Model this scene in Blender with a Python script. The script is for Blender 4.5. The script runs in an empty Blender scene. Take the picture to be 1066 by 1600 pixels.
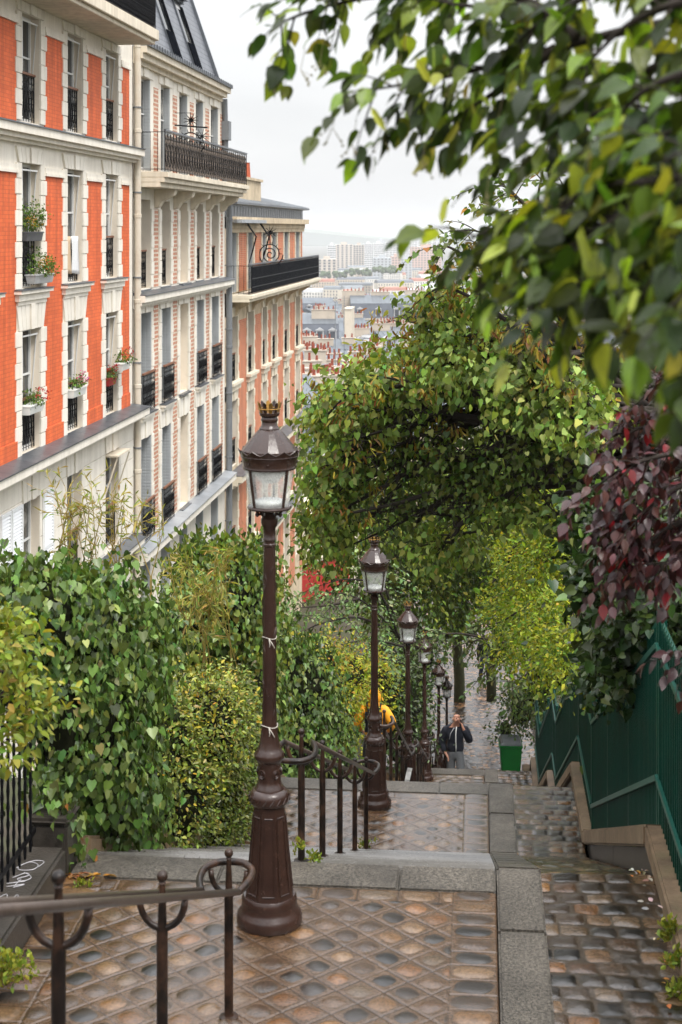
import bpy, bmesh, math, random
import numpy as np
from mathutils import Vector, Matrix
random.seed(7); RNG=np.random.default_rng(11)
S=bpy.context.scene; COL=S.collection
R=math.radians; PI=math.pi
# ---------------------------------------------------------------- survey of the place (metres; stairs run down along +Y)
F=2400.; CX=533.; YH=357.; CZ=4.1
TH=math.atan((750-CX)/F)
FW=(-math.sin(TH),math.cos(TH)); RT=(math.cos(TH),math.sin(TH))
def P(px,py,d):
    a=(px-CX)/F*d
    return Vector((FW[0]*d+RT[0]*a, FW[1]*d+RT[1]*a, CZ-(py-YH)/F*d))
# ---------------------------------------------------------------- objects
def tag(o,label=None,cat=None,group=None,kind=None):
    if label: o['label']=label
    if cat: o['category']=cat
    if group: o['group']=group
    if kind: o['kind']=kind
    return o
def thing(name,label,cat,loc=(0,0,0),rz=0,group=None):
    o=bpy.data.objects.new(name,None); COL.objects.link(o)
    o.empty_display_size=.2; o.location=loc; o.rotation_euler=(0,0,rz)
    return tag(o,label,cat,group)
def link(name,me,parent=None,loc=None,kind=None):
    o=bpy.data.objects.new(name,me); COL.objects.link(o)
    if parent: o.parent=parent
    if loc is not None: o.location=loc
    if kind: o['kind']=kind
    return o
def dup(root,loc=None,rz=None,label=None,scale=None,parent=None):
    r=root.copy(); COL.objects.link(r)
    if parent: r.parent=parent
    if loc is not None: r.location=loc
    if rz is not None: r.rotation_euler=(0,0,rz)
    if label: r['label']=label
    if scale: r.scale=scale
    for c in list(root.children):
        k=c.copy(); COL.objects.link(k); k.parent=r
        for g in list(c.children):
            h=g.copy(); COL.objects.link(h); h.parent=k
    return r
def frame(t):
    t=t.normalized(); a=Vector((0,0,1)) if abs(t.z)<.9 else Vector((1,0,0))
    n=t.cross(a).normalized(); return n,t.cross(n)
class MB:
    def __init__(s): s.v=[]; s.f=[]; s.m=[]
    def add(s,vs,fs,mi=0):
        b=len(s.v); s.v.extend(tuple(v) for v in vs)
        for f in fs: s.f.append(tuple(b+i for i in f)); s.m.append(mi)
        return s
    def box(s,x0,x1,y0,y1,z0,z1,mi=0,M=None):
        vs=[Vector((x,y,z)) for z in (z0,z1) for y in (y0,y1) for x in (x0,x1)]
        if M is not None: vs=[M@v for v in vs]
        return s.add(vs,[(0,2,3,1),(4,5,7,6),(0,1,5,4),(2,6,7,3),(0,4,6,2),(1,3,7,5)],mi)
    def bar(s,a,b,w,h,mi=0,up=(0,0,1)):
        a=Vector(a);b=Vector(b);t=(b-a).normalized();u=Vector(up)
        n=t.cross(u).normalized();k=n.cross(t)
        vs=[p+n*(w/2*i)+k*(h/2*j) for p in (a,b) for j in (-1,1) for i in (-1,1)]
        return s.add(vs,[(0,1,3,2),(4,6,7,5),(0,4,5,1),(2,3,7,6),(0,2,6,4),(1,5,7,3)],mi)
    def quad(s,a,b,c,d,mi=0): return s.add([a,b,c,d],[(0,1,2,3)],mi)
    def tube(s,pts,r,n=6,mi=0,closed=False,cap=True):
        pts=[Vector(p) for p in pts]; m=len(pts)
        rs=r if isinstance(r,(list,tuple)) else [r]*m
        N=None; vs=[]
        for i,p in enumerate(pts):
            if closed: t=pts[(i+1)%m]-pts[i-1]
            else: t=pts[min(i+1,m-1)]-pts[max(i-1,0)]
            if t.length<1e-9: t=Vector((0,0,1))
            t.normalize()
            if N is None: N,_=frame(t)
            N=(N-t*N.dot(t))
            if N.length<1e-6: N,_=frame(t)
            N.normalize(); B=t.cross(N)
            for k in range(n):
                a=2*PI*k/n; vs.append(p+(N*math.cos(a)+B*math.sin(a))*rs[i])
        fs=[]
        for i in range(m if closed else m-1):
            j=(i+1)%m
            for k in range(n): fs.append((i*n+k,i*n+(k+1)%n,j*n+(k+1)%n,j*n+k))
        if cap and not closed: fs.append(tuple(range(n))[::-1]); fs.append(tuple((m-1)*n+k for k in range(n)))
        return s.add(vs,fs,mi)
    def lathe(s,prof,n=16,c=(0,0,0),mi=0,rot=0.):
        vs=[];m=len(prof)
        for r,z in prof:
            for k in range(n):
                a=2*PI*k/n+rot; vs.append((c[0]+r*math.cos(a),c[1]+r*math.sin(a),c[2]+z))
        fs=[(i*n+k,i*n+(k+1)%n,(i+1)*n+(k+1)%n,(i+1)*n+k) for i in range(m-1) for k in range(n)]
        fs.append(tuple(range(n))[::-1]); fs.append(tuple((m-1)*n+k for k in range(n)))
        return s.add(vs,fs,mi)
    def prism(s,poly,axis,a,b,mi=0):
        # poly in the two other axes (cyclic order), extruded along axis from a to b
        def mk(p,q,h): return {'x':(h,p,q),'y':(p,h,q),'z':(p,q,h)}[axis]
        n=len(poly); vs=[mk(p,q,a) for p,q in poly]+[mk(p,q,b) for p,q in poly]
        fs=[(i,(i+1)%n,n+(i+1)%n,n+i) for i in range(n)]+[tuple(range(n))[::-1],tuple(range(n,2*n))]
        return s.add(vs,fs,mi)
    def ball(s,c,r,n=8,m=6,mi=0):
        rr=r if isinstance(r,(tuple,list)) else (r,r,r)
        vs=[(c[0],c[1],c[2]-rr[2])]
        for i in range(1,m):
            t=PI*i/m-PI/2
            for k in range(n):
                a=2*PI*k/n; vs.append((c[0]+rr[0]*math.cos(t)*math.cos(a),c[1]+rr[1]*math.cos(t)*math.sin(a),c[2]+rr[2]*math.sin(t)))
        vs.append((c[0],c[1],c[2]+rr[2])); L=len(vs)-1
        fs=[(0,1+(k+1)%n,1+k) for k in range(n)]
        for i in range(m-2):
            for k in range(n):
                a=1+i*n;fs.append((a+k,a+(k+1)%n,a+n+(k+1)%n,a+n+k))
        a=1+(m-2)*n; fs+=[(a+k,a+(k+1)%n,L) for k in range(n)]
        return s.add(vs,fs,mi)
    def mesh(s,name,mats,smooth=False,fix=True,bevel=0):
        me=bpy.data.meshes.new(name); me.from_pydata(s.v,[],s.f)
        if not isinstance(mats,(list,tuple)): mats=[mats]
        for m in mats: me.materials.append(m)
        if len(mats)>1: me.polygons.foreach_set('material_index',s.m)
        if fix or bevel:
            bm=bmesh.new(); bm.from_mesh(me)
            if fix: bmesh.ops.recalc_face_normals(bm,faces=bm.faces)
            if bevel: bmesh.ops.bevel(bm,geom=[e for e in bm.edges if len(e.link_faces)==2 and e.calc_face_angle(0)>.6],offset=bevel,segments=2,affect='EDGES',clamp_overlap=True)
            bm.to_mesh(me); bm.free()
        if smooth:
            me.polygons.foreach_set('use_smooth',[True]*len(me.polygons))
            if smooth is not True: me.set_sharp_from_angle(angle=R(smooth))
        me.update(); return me
    def build(s,name,mats,parent=None,smooth=False,loc=None,kind=None,fix=True,bevel=0):
        return link(name,s.mesh(name,mats,smooth,fix,bevel),parent,loc,kind)
def np_mesh(name,V,Fc,mats,colors=None,mi=None,smooth=False):
    """V (n,3), Fc (m,k) arrays -> mesh with optional point colours"""
    me=bpy.data.meshes.new(name); n=len(V); m,k=Fc.shape
    me.vertices.add(n); me.vertices.foreach_set('co',np.asarray(V,np.float32).ravel())
    me.loops.add(m*k); me.loops.foreach_set('vertex_index',Fc.astype(np.int32).ravel())
    me.polygons.add(m); me.polygons.foreach_set('loop_start',np.arange(0,m*k,k,dtype=np.int32))
    try: me.polygons.foreach_set('loop_total',np.full(m,k,dtype=np.int32))
    except Exception: pass
    if not isinstance(mats,(list,tuple)): mats=[mats]
    for q in mats: me.materials.append(q)
    if mi is not None: me.polygons.foreach_set('material_index',mi.astype(np.int32))
    if smooth: me.polygons.foreach_set('use_smooth',np.ones(m,dtype=bool))
    me.update(calc_edges=True)
    if colors is not None:
        a=me.attributes.new('Col','FLOAT_COLOR','POINT')
        c=np.ones((n,4),np.float32); c[:,:3]=colors; a.data.foreach_set('color',c.ravel())
    return me
# ---------------------------------------------------------------- materials
def lin(c): return tuple(((x/255)/12.92 if x/255<=.04045 else ((x/255+.055)/1.055)**2.4) for x in c)
class NT:
    def __init__(s,name):
        s.m=bpy.data.materials.new(name); s.m.use_nodes=True; s.t=s.m.node_tree; s.n=s.t.nodes
        s.b=s.n['Principled BSDF']; s.out=s.n['Material Output']
    def node(s,t,**k):
        n=s.n.new(t)
        for a,v in k.items():
            if a in n.inputs: n.inputs[a].default_value=v
            else: setattr(n,a,v)
        return n
    def l(s,a,b): s.t.links.new(a,b)
    def coord(s,kind='Object'): return s.node('ShaderNodeTexCoord').outputs[kind]
    def noise(s,scale,detail=4,rough=.6,vec=None):
        n=s.node('ShaderNodeTexNoise'); n.inputs['Scale'].default_value=scale; n.inputs['Detail'].default_value=detail; n.inputs['Roughness'].default_value=rough
        if vec is None: vec=s.coord()
        s.l(vec,n.inputs['Vector']); return n.outputs['Fac']
    def ramp(s,fac,stops):
        r=s.node('ShaderNodeValToRGB'); e=r.color_ramp.elements
        while len(e)<len(stops): e.new(.5)
        for i,(p,c) in enumerate(stops): e[i].position=p; e[i].color=(*c,1) if len(c)==3 else c
        s.l(fac,r.inputs['Fac']); return r.outputs['Color']
    def mix(s,fac,a,b,mode='MIX'):
        n=s.node('ShaderNodeMix',data_type='RGBA',blend_type=mode)
        for i,v in ((0,fac),(6,a),(7,b)):
            if isinstance(v,(int,float)): n.inputs[i].default_value=v
            elif isinstance(v,(tuple,list)): n.inputs[i].default_value=(*v,1) if len(v)==3 else v
            else: s.l(v,n.inputs[i])
        return n.outputs[2]
    def math(s,op,a,b=None):
        n=s.node('ShaderNodeMath',operation=op)
        for i,v in ((0,a),(1,b)):
            if v is None: continue
            if isinstance(v,(int,float)): n.inputs[i].default_value=v
            else: s.l(v,n.inputs[i])
        return n.outputs[0]
    def bump(s,h,strength=.3,dist=.02):
        n=s.node('ShaderNodeBump'); n.inputs['Strength'].default_value=strength; n.inputs['Distance'].default_value=dist
        s.l(h,n.inputs['Height']); s.l(n.outputs[0],s.b.inputs['Normal']); return n
    def set(s,**k):
        for a,v in k.items():
            a=a.replace('_',' '); i=s.b.inputs[a]
            if isinstance(v,(int,float)): i.default_value=v
            elif isinstance(v,(tuple,list)): i.default_value=(*v,1) if len(v)==3 else v
            else: s.l(v,i)
        return s
def mat(name,col,rough=.7,var=.25,scale=3.,bump=.0,bscale=40.,metal=0,spec=.3,streak=0,dirt=None,dscale=.6,damt=.5):
    t=NT(name); f=t.noise(scale,5)
    a=tuple(c*(1-var) for c in col); b=tuple(min(1,c*(1+var)) for c in col)
    c=t.ramp(f,[(.25,a),(.75,b)])
    if dirt:
        d=t.ramp(t.noise(dscale,6,.7),[(.45,(0,0,0)),(.7,(damt,)*3)])
        c=t.mix(d,c,dirt)
    t.set(Base_Color=c,Roughness=rough,Metallic=metal)
    t.b.inputs['Specular IOR Level'].default_value=spec
    if streak:
        mp_=t.node('ShaderNodeMapping'); mp_.inputs['Scale'].default_value=(5,5,.35); t.l(t.coord(),mp_.inputs[0])
        t.set(Base_Color=t.mix(1.,c,t.ramp(t.noise(1.,6,.65,mp_.outputs[0]),[(.3,(1-streak,1-streak*1.05,1-streak*1.15)),(.6,(1.03,1.03,1.03))]),'MULTIPLY'))
    if bump: t.bump(t.noise(bscale,4),bump,.01)
    return t.m
def attr_mat(name,rough=.5,spec=.5,trans=0.,bump=0,bscale=60,rvar=0.,var=0.):
    t=NT(name); a=t.node('ShaderNodeAttribute',attribute_name='Col').outputs['Color']
    if var: a=t.mix(1.,a,t.ramp(t.noise(bscale*.5,5,.7),[(.25,(1-var,)*3),(.75,(1+var,)*3)]),'MULTIPLY')
    t.set(Base_Color=a,Roughness=rough); t.b.inputs['Specular IOR Level'].default_value=spec
    if rvar:
        r=t.ramp(t.noise(7,4),[(.35,(max(.02,rough-rvar),)*3),(.65,(rough+rvar,)*3)]); t.l(r,t.b.inputs['Roughness'])
    if bump: t.bump(t.noise(bscale,5),bump,.008)
    if trans:
        tr=t.node('ShaderNodeBsdfTranslucent'); k=t.mix(1.,a,(1.6,1.5,.5),'MULTIPLY'); t.l(k,tr.inputs['Color'])
        mx=t.node('ShaderNodeMixShader'); mx.inputs[0].default_value=trans
        t.l(t.b.outputs[0],mx.inputs[1]); t.l(tr.outputs[0],mx.inputs[2]); t.l(mx.outputs[0],t.out.inputs['Surface'])
    return t.m
def brick_mat(name,c1,c2,mortar,bw=.22,bh=.07,ms=.012,var=.0,rough=.75,swap=True):
    t=NT(name); v=t.coord()
    sx=t.node('ShaderNodeSeparateXYZ'); t.l(v,sx.inputs[0]); cx=t.node('ShaderNodeCombineXYZ')
    u=t.math('ADD',sx.outputs[0],sx.outputs[1])
    t.l(u,cx.inputs[0]); t.l(sx.outputs[2],cx.inputs[1])
    b=t.node('ShaderNodeTexBrick'); t.l(cx.outputs[0],b.inputs['Vector'])
    b.inputs['Scale'].default_value=1.; b.inputs['Brick Width'].default_value=bw; b.inputs['Row Height'].default_value=bh
    b.inputs['Mortar Size'].default_value=ms; b.inputs['Mortar Smooth'].default_value=.2; b.inputs['Bias'].default_value=-.1
    b.inputs['Color1'].default_value=(*c1,1); b.inputs['Color2'].default_value=(*c2,1); b.inputs['Mortar'].default_value=(*mortar,1)
    c=t.mix(1.,b.outputs['Color'],t.ramp(t.noise(1.3,6,.7),[(.3,(.82,.82,.82)),(.7,(1.08,1.08,1.08))]),'MULTIPLY')
    mp_=t.node('ShaderNodeMapping'); mp_.inputs['Scale'].default_value=(4,4,.3); t.l(v,mp_.inputs[0]); c=t.mix(1.,c,t.ramp(t.noise(1.,6,.65,mp_.outputs[0]),[(.28,(.66,.62,.62)),(.6,(1.06,1.06,1.06))]),'MULTIPLY')
    t.set(Base_Color=c,Roughness=rough); t.bump(b.outputs['Fac'],-.4,.01)
    return t.m
M={}
M['plaster']=mat('plaster_white',(.80,.75,.66),.8,.06,1.5,.15,60,streak=.13,dirt=(.52,.46,.37),dscale=.9,damt=.35)
M['plaster_cream']=mat('plaster_cream',(.74,.66,.53),.8,.08,1.3,.15,60,streak=.2,dirt=(.48,.41,.32),dscale=.8,damt=.5)
M['reveal']=mat('plaster_beige',(.72,.64,.53),.8,.06,1.5,.1,50,dirt=(.42,.37,.30),dscale=1.,damt=.4)
M['stone']=mat('stone_buff',(.60,.49,.34),.8,.14,2.5,.25,50,streak=.25,dirt=(.33,.26,.18),dscale=1.2,damt=.6)
M['quoin']=mat('stone_quoin',(.70,.63,.50),.8,.1,2.5,.2,50,dirt=(.45,.38,.28),dscale=1.2,damt=.4)
M['orange']=brick_mat('brick_orange_paint',(.76,.15,.035),(.66,.118,.027),(.60,.10,.028),.22,.075,.009)
M['brick']=brick_mat('brick_red',(.62,.165,.06),(.52,.125,.045),(.55,.30,.18),.22,.07,.013)
M['brickp']=brick_mat('brick_pattern',(.52,.20,.11),(.46,.17,.09),(.68,.58,.46),.24,.11,.022)
M['zinc']=mat('zinc',(.13,.14,.155),.4,.25,2.,.1,20,metal=.55)
M['zinc_light']=mat('zinc_light',(.36,.38,.40),.4,.2,1.5,.1,10,metal=.4)
M['iron']=mat('iron_black',(.005,.005,.006),.35,.3,8,.1,80,spec=.12)
M['screen']=mat('screen_black',(.006,.007,.010),.8,.4,14,.3,90,spec=.0)
M['reed']=mat('reed_screen',(.19,.15,.12),.8,.45,30,.3,60)
M['frame']=mat('window_white',(.70,.70,.68),.4,.05,3)
M['shutter']=mat('shutter_grey',(.42,.44,.45),.5,.08,3)
M['shutterw']=mat('shutter_white',(.78,.79,.80),.45,.05,3)
M['rust']=mat('wood_brown',(.20,.09,.05),.6,.3,8)
M['pipe']=mat('pipe_cream',(.62,.56,.46),.5,.1,2,dirt=(.35,.25,.17),dscale=2,damt=.5)
M['pipeg']=mat('pipe_grey',(.17,.18,.19),.5,.15,2)
M['terracotta']=mat('terracotta',(.36,.085,.04),.75,.3,6)
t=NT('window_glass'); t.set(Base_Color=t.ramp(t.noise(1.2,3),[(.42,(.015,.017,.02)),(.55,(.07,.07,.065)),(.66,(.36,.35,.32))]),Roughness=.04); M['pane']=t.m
def slate():
    t=NT('slate'); v=t.coord(); s=t.node('ShaderNodeSeparateXYZ'); t.l(v,s.inputs[0]); c=t.node('ShaderNodeCombineXYZ'); t.l(s.outputs[0],c.inputs[0]); t.l(s.outputs[2],c.inputs[1])
    b=t.node('ShaderNodeTexBrick'); t.l(c.outputs[0],b.inputs['Vector']); b.inputs['Scale'].default_value=1
    b.inputs['Brick Width'].default_value=.22; b.inputs['Row Height'].default_value=.17; b.inputs['Mortar Size'].default_value=.012
    b.inputs['Color1'].default_value=(.115,.125,.145,1); b.inputs['Color2'].default_value=(.16,.17,.19,1); b.inputs['Mortar'].default_value=(.03,.03,.035,1)
    t.set(Base_Color=b.outputs['Color'],Roughness=.4); t.bump(b.outputs['Fac'],-.5,.015); return t.m
M['slate']=slate()
# wet ground
M['paving']=attr_mat('paving_wet',.15,.7,0,.3,120,.1,.5)
t=NT('granite_wet'); sp=t.ramp(t.noise(60,5,.9),[(.43,(.3,.3,.3)),(.57,(1.75,1.75,1.75))]); bs=t.ramp(t.noise(1.6,5),[(.3,(.038,.032,.025)),(.7,(.105,.091,.073))])
t.set(Base_Color=t.mix(1.,bs,sp,'MULTIPLY'),Roughness=t.ramp(t.noise(2.2,5),[(.4,(.28,)*3),(.65,(.5,)*3)])); t.b.inputs['Specular IOR Level'].default_value=.4; t.bump(t.noise(55,6,.8),.9,.012); M['granite']=t.m
t=NT('coping_stone'); bs=t.ramp(t.noise(2.2,6,.7),[(.28,(.05,.032,.018)),(.5,(.16,.105,.06)),(.72,(.28,.20,.125))]); mo=t.ramp(t.noise(3.3,5,.7),[(.52,(0,0,0)),(.7,(.7,.7,.7))])
t.set(Base_Color=t.mix(mo,bs,(.13,.105,.05)),Roughness=.5); t.bump(t.noise(35,6,.7),.5,.01); M['coping']=t.m
t=NT('granite_tread'); t.set(Base_Color=t.ramp(t.noise(2.,5),[(.3,(.075,.07,.062)),(.7,(.15,.14,.128))]),Roughness=t.ramp(t.noise(14,5),[(.35,(.12,)*3),(.7,(.34,)*3)])); t.bump(t.noise(60,4),.15,.01); M['tread']=t.m
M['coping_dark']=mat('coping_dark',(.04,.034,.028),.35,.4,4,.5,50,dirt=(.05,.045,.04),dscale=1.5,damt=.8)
M['soil']=mat('soil',(.05,.04,.028),.9,.4,5,.5,20,dirt=(.05,.07,.02),dscale=.8,damt=.8)
# lamp paint
t=NT('lamp_paint'); w=t.ramp(t.noise(26,6,.75),[(.58,(0,0,0)),(.70,(.6,.6,.6))]); t.set(Base_Color=t.mix(w,t.ramp(t.noise(5,5),[(.3,(.024,.0115,.0085)),(.7,(.042,.021,.015))]),(.09,.05,.035)),Roughness=t.ramp(t.noise(9,4),[(.35,(.12,)*3),(.7,(.28,)*3)])); t.bump(t.noise(45,5,.7),.22,.01); M['lamp']=t.m
M['lampgold']=mat('lamp_gilt',(.26,.14,.03),.4,.4,20,metal=.6)
M['railm']=mat('rail_iron',(.010,.0065,.005),.3,.35,12,.3,70,dirt=(.12,.055,.03),dscale=6,damt=.5)
M['railtop']=mat('rail_worn',(.085,.062,.05),.3,.3,12,.3,60,metal=.35)
t=NT('lantern_glass'); tr=t.node('ShaderNodeBsdfTransparent'); tr.inputs[0].default_value=(.93,.95,.95,1); t.set(Base_Color=(.75,.75,.72),Roughness=.12)
mx=t.node('ShaderNodeMixShader'); t.l(t.ramp(t.noise(16,6,.8),[(.4,(.26,)*3),(.72,(.6,)*3)]),mx.inputs[0]); t.l(tr.outputs[0],mx.inputs[1]); t.l(t.b.outputs[0],mx.inputs[2]); t.l(mx.outputs[0],t.out.inputs['Surface']); M['lglass']=t.m
M['white']=mat('enamel_white',(.78,.78,.75),.3,.06,4)
M['fence']=mat('fence_green',(.003,.046,.030),.35,.35,3,.1,60,spec=.15,dirt=(.012,.03,.02),dscale=1.6,damt=.7)
M['fencerail']=mat('fence_rail',(.012,.075,.055),.35,.3,6,.1,60)
M['bin']=mat('bin_green',(.006,.13,.02),.35,.15,4)
M['binlid']=mat('bin_lid',(.05,.055,.055),.3,.3,8)
# ---------------------------------------------------------------- camera, light, sky
cam=bpy.data.cameras.new('Camera'); co=bpy.data.objects.new('Camera',cam); COL.objects.link(co); S.camera=co
co.location=(0,0,CZ); co.rotation_euler=(PI/2,0,TH)
cam.sensor_fit='VERTICAL'; cam.sensor_height=36; cam.lens=54; cam.shift_y=-(800-YH)/1600.
cam.clip_start=.1; cam.clip_end=30000
cam.dof.use_dof=True; cam.dof.focus_distance=17; cam.dof.aperture_fstop=5.0
SUN_EL,SUN_AZ=R(56),R(140)
sd=bpy.data.lights.new('Sun','SUN'); so=bpy.data.objects.new('Sun',sd); COL.objects.link(so)
sd.energy=1.5; sd.angle=R(18); sd.color=(1,.96,.9)
v=Vector((math.sin(SUN_AZ)*math.cos(SUN_EL),math.cos(SUN_AZ)*math.cos(SUN_EL),math.sin(SUN_EL))); so.rotation_euler=v.to_track_quat('Z','Y').to_euler(); so.location=(0,0,60)
W=bpy.data.worlds.new('World'); S.world=W; W.use_nodes=True; wt=W.node_tree; bg=wt.nodes['Background']
sky=wt.nodes.new('ShaderNodeTexSky'); sky.sky_type='NISHITA'; sky.sun_disc=False; sky.sun_elevation=SUN_EL; sky.sun_rotation=SUN_AZ; sky.dust_density=3; sky.air_density=1.5
def wn(t,**k):
    n=wt.nodes.new(t)
    for a,v in k.items(): setattr(n,a,v)
    return n
# overcast: the clear sky is hidden by a cloud sheet, three times brighter overhead than at the horizon
tc=wn('ShaderNodeTexCoord'); sp=wn('ShaderNodeSeparateXYZ'); wt.links.new(tc.outputs['Generated'],sp.inputs[0])
cr=wn('ShaderNodeValToRGB'); wt.links.new(sp.outputs[2],cr.inputs[0])
e=cr.color_ramp.elements; e[0].position=0; e[0].color=(5.2,5.25,5.32,1); e[1].position=1; e[1].color=(22,22.3,23,1)
n1=e.new(.22); n1.color=(6.6,6.65,6.75,1)
nz=wn('ShaderNodeTexNoise'); nz.inputs['Scale'].default_value=3.2; nz.inputs['Detail'].default_value=6
mp=wn('ShaderNodeMapping'); mp.inputs['Scale'].default_value=(1,1,3.5); wt.links.new(tc.outputs['Generated'],mp.inputs[0]); wt.links.new(mp.outputs[0],nz.inputs['Vector'])
cr2=wn('ShaderNodeValToRGB'); wt.links.new(nz.outputs['Fac'],cr2.inputs[0]); cr2.color_ramp.elements[0].position=.3; cr2.color_ramp.elements[0].color=(.86,.865,.875,1); cr2.color_ramp.elements[1].position=.62; cr2.color_ramp.elements[1].color=(1,1,1,1)
mu=wn('ShaderNodeMix',data_type='RGBA',blend_type='MULTIPLY'); mu.inputs[0].default_value=1; wt.links.new(cr.outputs[0],mu.inputs[6]); wt.links.new(cr2.outputs[0],mu.inputs[7])
mi=wn('ShaderNodeMix',data_type='RGBA'); mi.inputs[0].default_value=.93; wt.links.new(sky.outputs[0],mi.inputs[6]); wt.links.new(mu.outputs[2],mi.inputs[7])
wt.links.new(mi.outputs[2],bg.inputs['Color']); bg.inputs['Strength'].default_value=.1
S.view_settings.view_transform='Standard'; S.view_settings.look='None'; S.view_settings.gamma=1; S.view_settings.exposure=.88
S.render.engine='CYCLES'; S.cycles.volume_bounces=1; S.cycles.transparent_max_bounces=24
# ---------------------------------------------------------------- stairs: landings (y0,y1,z) joined by flights
LAND=[(-2.5,1.8,2.48),(7.75,9.88,0.),(16.24,18.28,-2.48),(24.0,25.05,-4.96),(30.9,32.9,-7.44),(37.4,39.6,-9.92),(45.2,46.4,-12.4)]
XL,XR,XK,XW=-2.6,.1,.385,1.09
def prof(y,shift=0.):
    y=y-shift
    if y<=LAND[0][0]: return LAND[0][2]
    for i,(a,b,z) in enumerate(LAND):
        if y<=b:
            if y>=a: return z
            pb,pz=LAND[i-1][1],LAND[i-1][2]
            return pz+(z-pz)*(y-pb)/(a-pb)
    return LAND[-1][2]-(y-LAND[-1][1])*.05
def hsh(i,j,k=0):
    n=(i.astype(np.int64)*73856093)^(j.astype(np.int64)*19349663)^(k*83492791+1013)
    n=(n^(n>>13))*1274126177; n=n&0x7fffffff; n=(n^(n>>16))*2246822519; n=n&0x7fffffff
    return ((n^(n>>15))&0xffff)/65535.
def vnoise(x,y,s,k=0):
    x=x*s;y=y*s;i=np.floor(x);j=np.floor(y);f=x-i;g=y-j;f=f*f*(3-2*f);g=g*g*(3-2*g)
    return (hsh(i,j,k)*(1-f)+hsh(i+1,j,k)*f)*(1-g)+(hsh(i,j+1,k)*(1-f)+hsh(i+1,j+1,k)*f)*g
def fbm(x,y,s,k=0,o=4):
    r=0;a=.5
    for q in range(o): r=r+a*vnoise(x,y,s,k+q); s*=2.1;a*=.5
    return r
PAL=.25*np.array([1.22,1,.78])*np.array([(.36,.20,.095),(.40,.29,.19),(.22,.15,.10),(.11,.09,.08),(.05,.047,.047),(.03,.03,.034),(.20,.12,.075),(.46,.29,.15),(.30,.24,.18),(.07,.062,.062),(.14,.10,.075),(.055,.05,.048)])
MORT=np.array((.074,.042,.022))
def stone(a,b,hx,hy,rnd,X,Y,amp,pw=3.2):
    """pillow stone: a,b local coords, hx,hy half sizes -> height, mask"""
    wob=1+.16*(fbm(X,Y,14,3)-.47)*2
    r=((np.abs(a)/hx)**pw+(np.abs(b)/hy)**pw)**(1/pw)*wob
    m=np.clip((1.03-r)/.09,0,1); m=m*m*(3-2*m)
    h=amp*(.5+.7*rnd)*np.clip(1-r**2.6,0,1)
    return h,m
def pav_diag(X,Y,x0,x1,y1,cell=.182):
    """squares set on the diagonal inside a border of straight stones along the right side and the far end"""
    u=(X+Y)/math.sqrt(2)/cell+ (fbm(X,Y,3,9)-.47)*.1; v=(X-Y)/math.sqrt(2)/cell+(fbm(X,Y,3,12)-.47)*.1
    i=np.floor(u);j=np.floor(v);a=u-i-.5;b=v-j-.5
    r1,r2,r3=hsh(i,j,1),hsh(i,j,2),hsh(i,j,3)
    hx=.33+.09*r2; hy=.33+.09*hsh(i,j,5)
    # border rows
    br=X>x1-.27; u2=np.where(br,(X-(x1-.135))/.27,0); bl=X<x0+.24; be=(Y>y1-.17)&~br
    vy=Y/.165; jy=np.floor(vy); vx=X/.25; ix=np.floor(vx)
    a=np.where(br,u2,np.where(be,vx-ix-.5,np.where(bl,(X-(x0+.12))/.24,a))); b=np.where(br|bl,vy-jy-.5,np.where(be,(Y-(y1-.085))/.17,b))
    ii=np.where(br,900,np.where(be,ix,np.where(bl,700,i)));jj=np.where(be&~br,800,np.where(br|bl,jy,j))
    r1,r2,r3=hsh(ii,jj,1),hsh(ii,jj,2),hsh(ii,jj,3); sq=br|bl|be; hx=np.where(sq,.36,.29)+.09*r2; hy=np.where(sq,.36,.29)+.09*hsh(ii,jj,5)
    h,m=stone(a,b,hx,hy,r3,X,Y,.0115,2.7)
    edge=np.maximum(np.abs(a),np.abs(b)); g=np.clip((edge-.47)/.02,0,1)
    h=h+ .004*(1-m)*(fbm(X,Y,22,5)-.2)-.007*g
    c=PAL[(r1*len(PAL)*.999).astype(int)]*(.8+.5*r3)[...,None]
    c=c*(.72+.6*fbm(X,Y,26,21))[...,None]
    mo=MORT*(.7+.65*fbm(X,Y,9,31))[...,None]*(.85+.3*fbm(X,Y,40,33))[...,None]
    c=mo*(1-m)[...,None]+c*m[...,None]; c=c*(1-.62*g)[...,None]
    # worn and silted patches where the joints cover the stones
    s=np.clip((fbm(X,Y,1.4,41)-.52)*4,0,.38)[...,None]; c=c*(1-s)+mo*1.12*s
    return h,c
def pav_rows(X,Y,w=.185,d=.155,amp=.02,dark=1.,joint=(.034,.023,.014)):
    vy=Y/d+(fbm(X,Y,2.2,3)-.47)*.35; j=np.floor(vy); off=hsh(j,j*0,7); vx=X/w+off; i=np.floor(vx)
    a=vx-i-.5;b=vy-j-.5; r1,r2,r3=hsh(i,j,1),hsh(i,j,2),hsh(i,j,3)
    h,m=stone(a+(r2-.5)*.05,b,.425+.055*r2,.405+.06*hsh(i,j,5),r3,X,Y,amp,5.5)
    h=h+.008*(fbm(X,Y,15,5)-.4)+.009*(r1-.5)*m
    c=PAL[(r1*len(PAL)*.999).astype(int)]*(.7+.5*r3)[...,None]*(.6+.75*fbm(X,Y,24,21))[...,None]*dark
    mo=np.array(joint)*(.6+.9*fbm(X,Y,10,31))[...,None]
    s=np.clip((fbm(X,Y,2.3,41)-.44)*4,0,.8)[...,None]
    mo2=np.array((.075,.05,.032))*(.5+.9*fbm(X,Y,7,51))[...,None]; c=(mo*(1-m)[...,None]+c*m[...,None]); c=c*(1-s*.5)+mo2*s*.5
    h=h*(1-.35*s[...,0])+.006*s[...,0]*fbm(X,Y,30,61)
    return h,c
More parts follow.
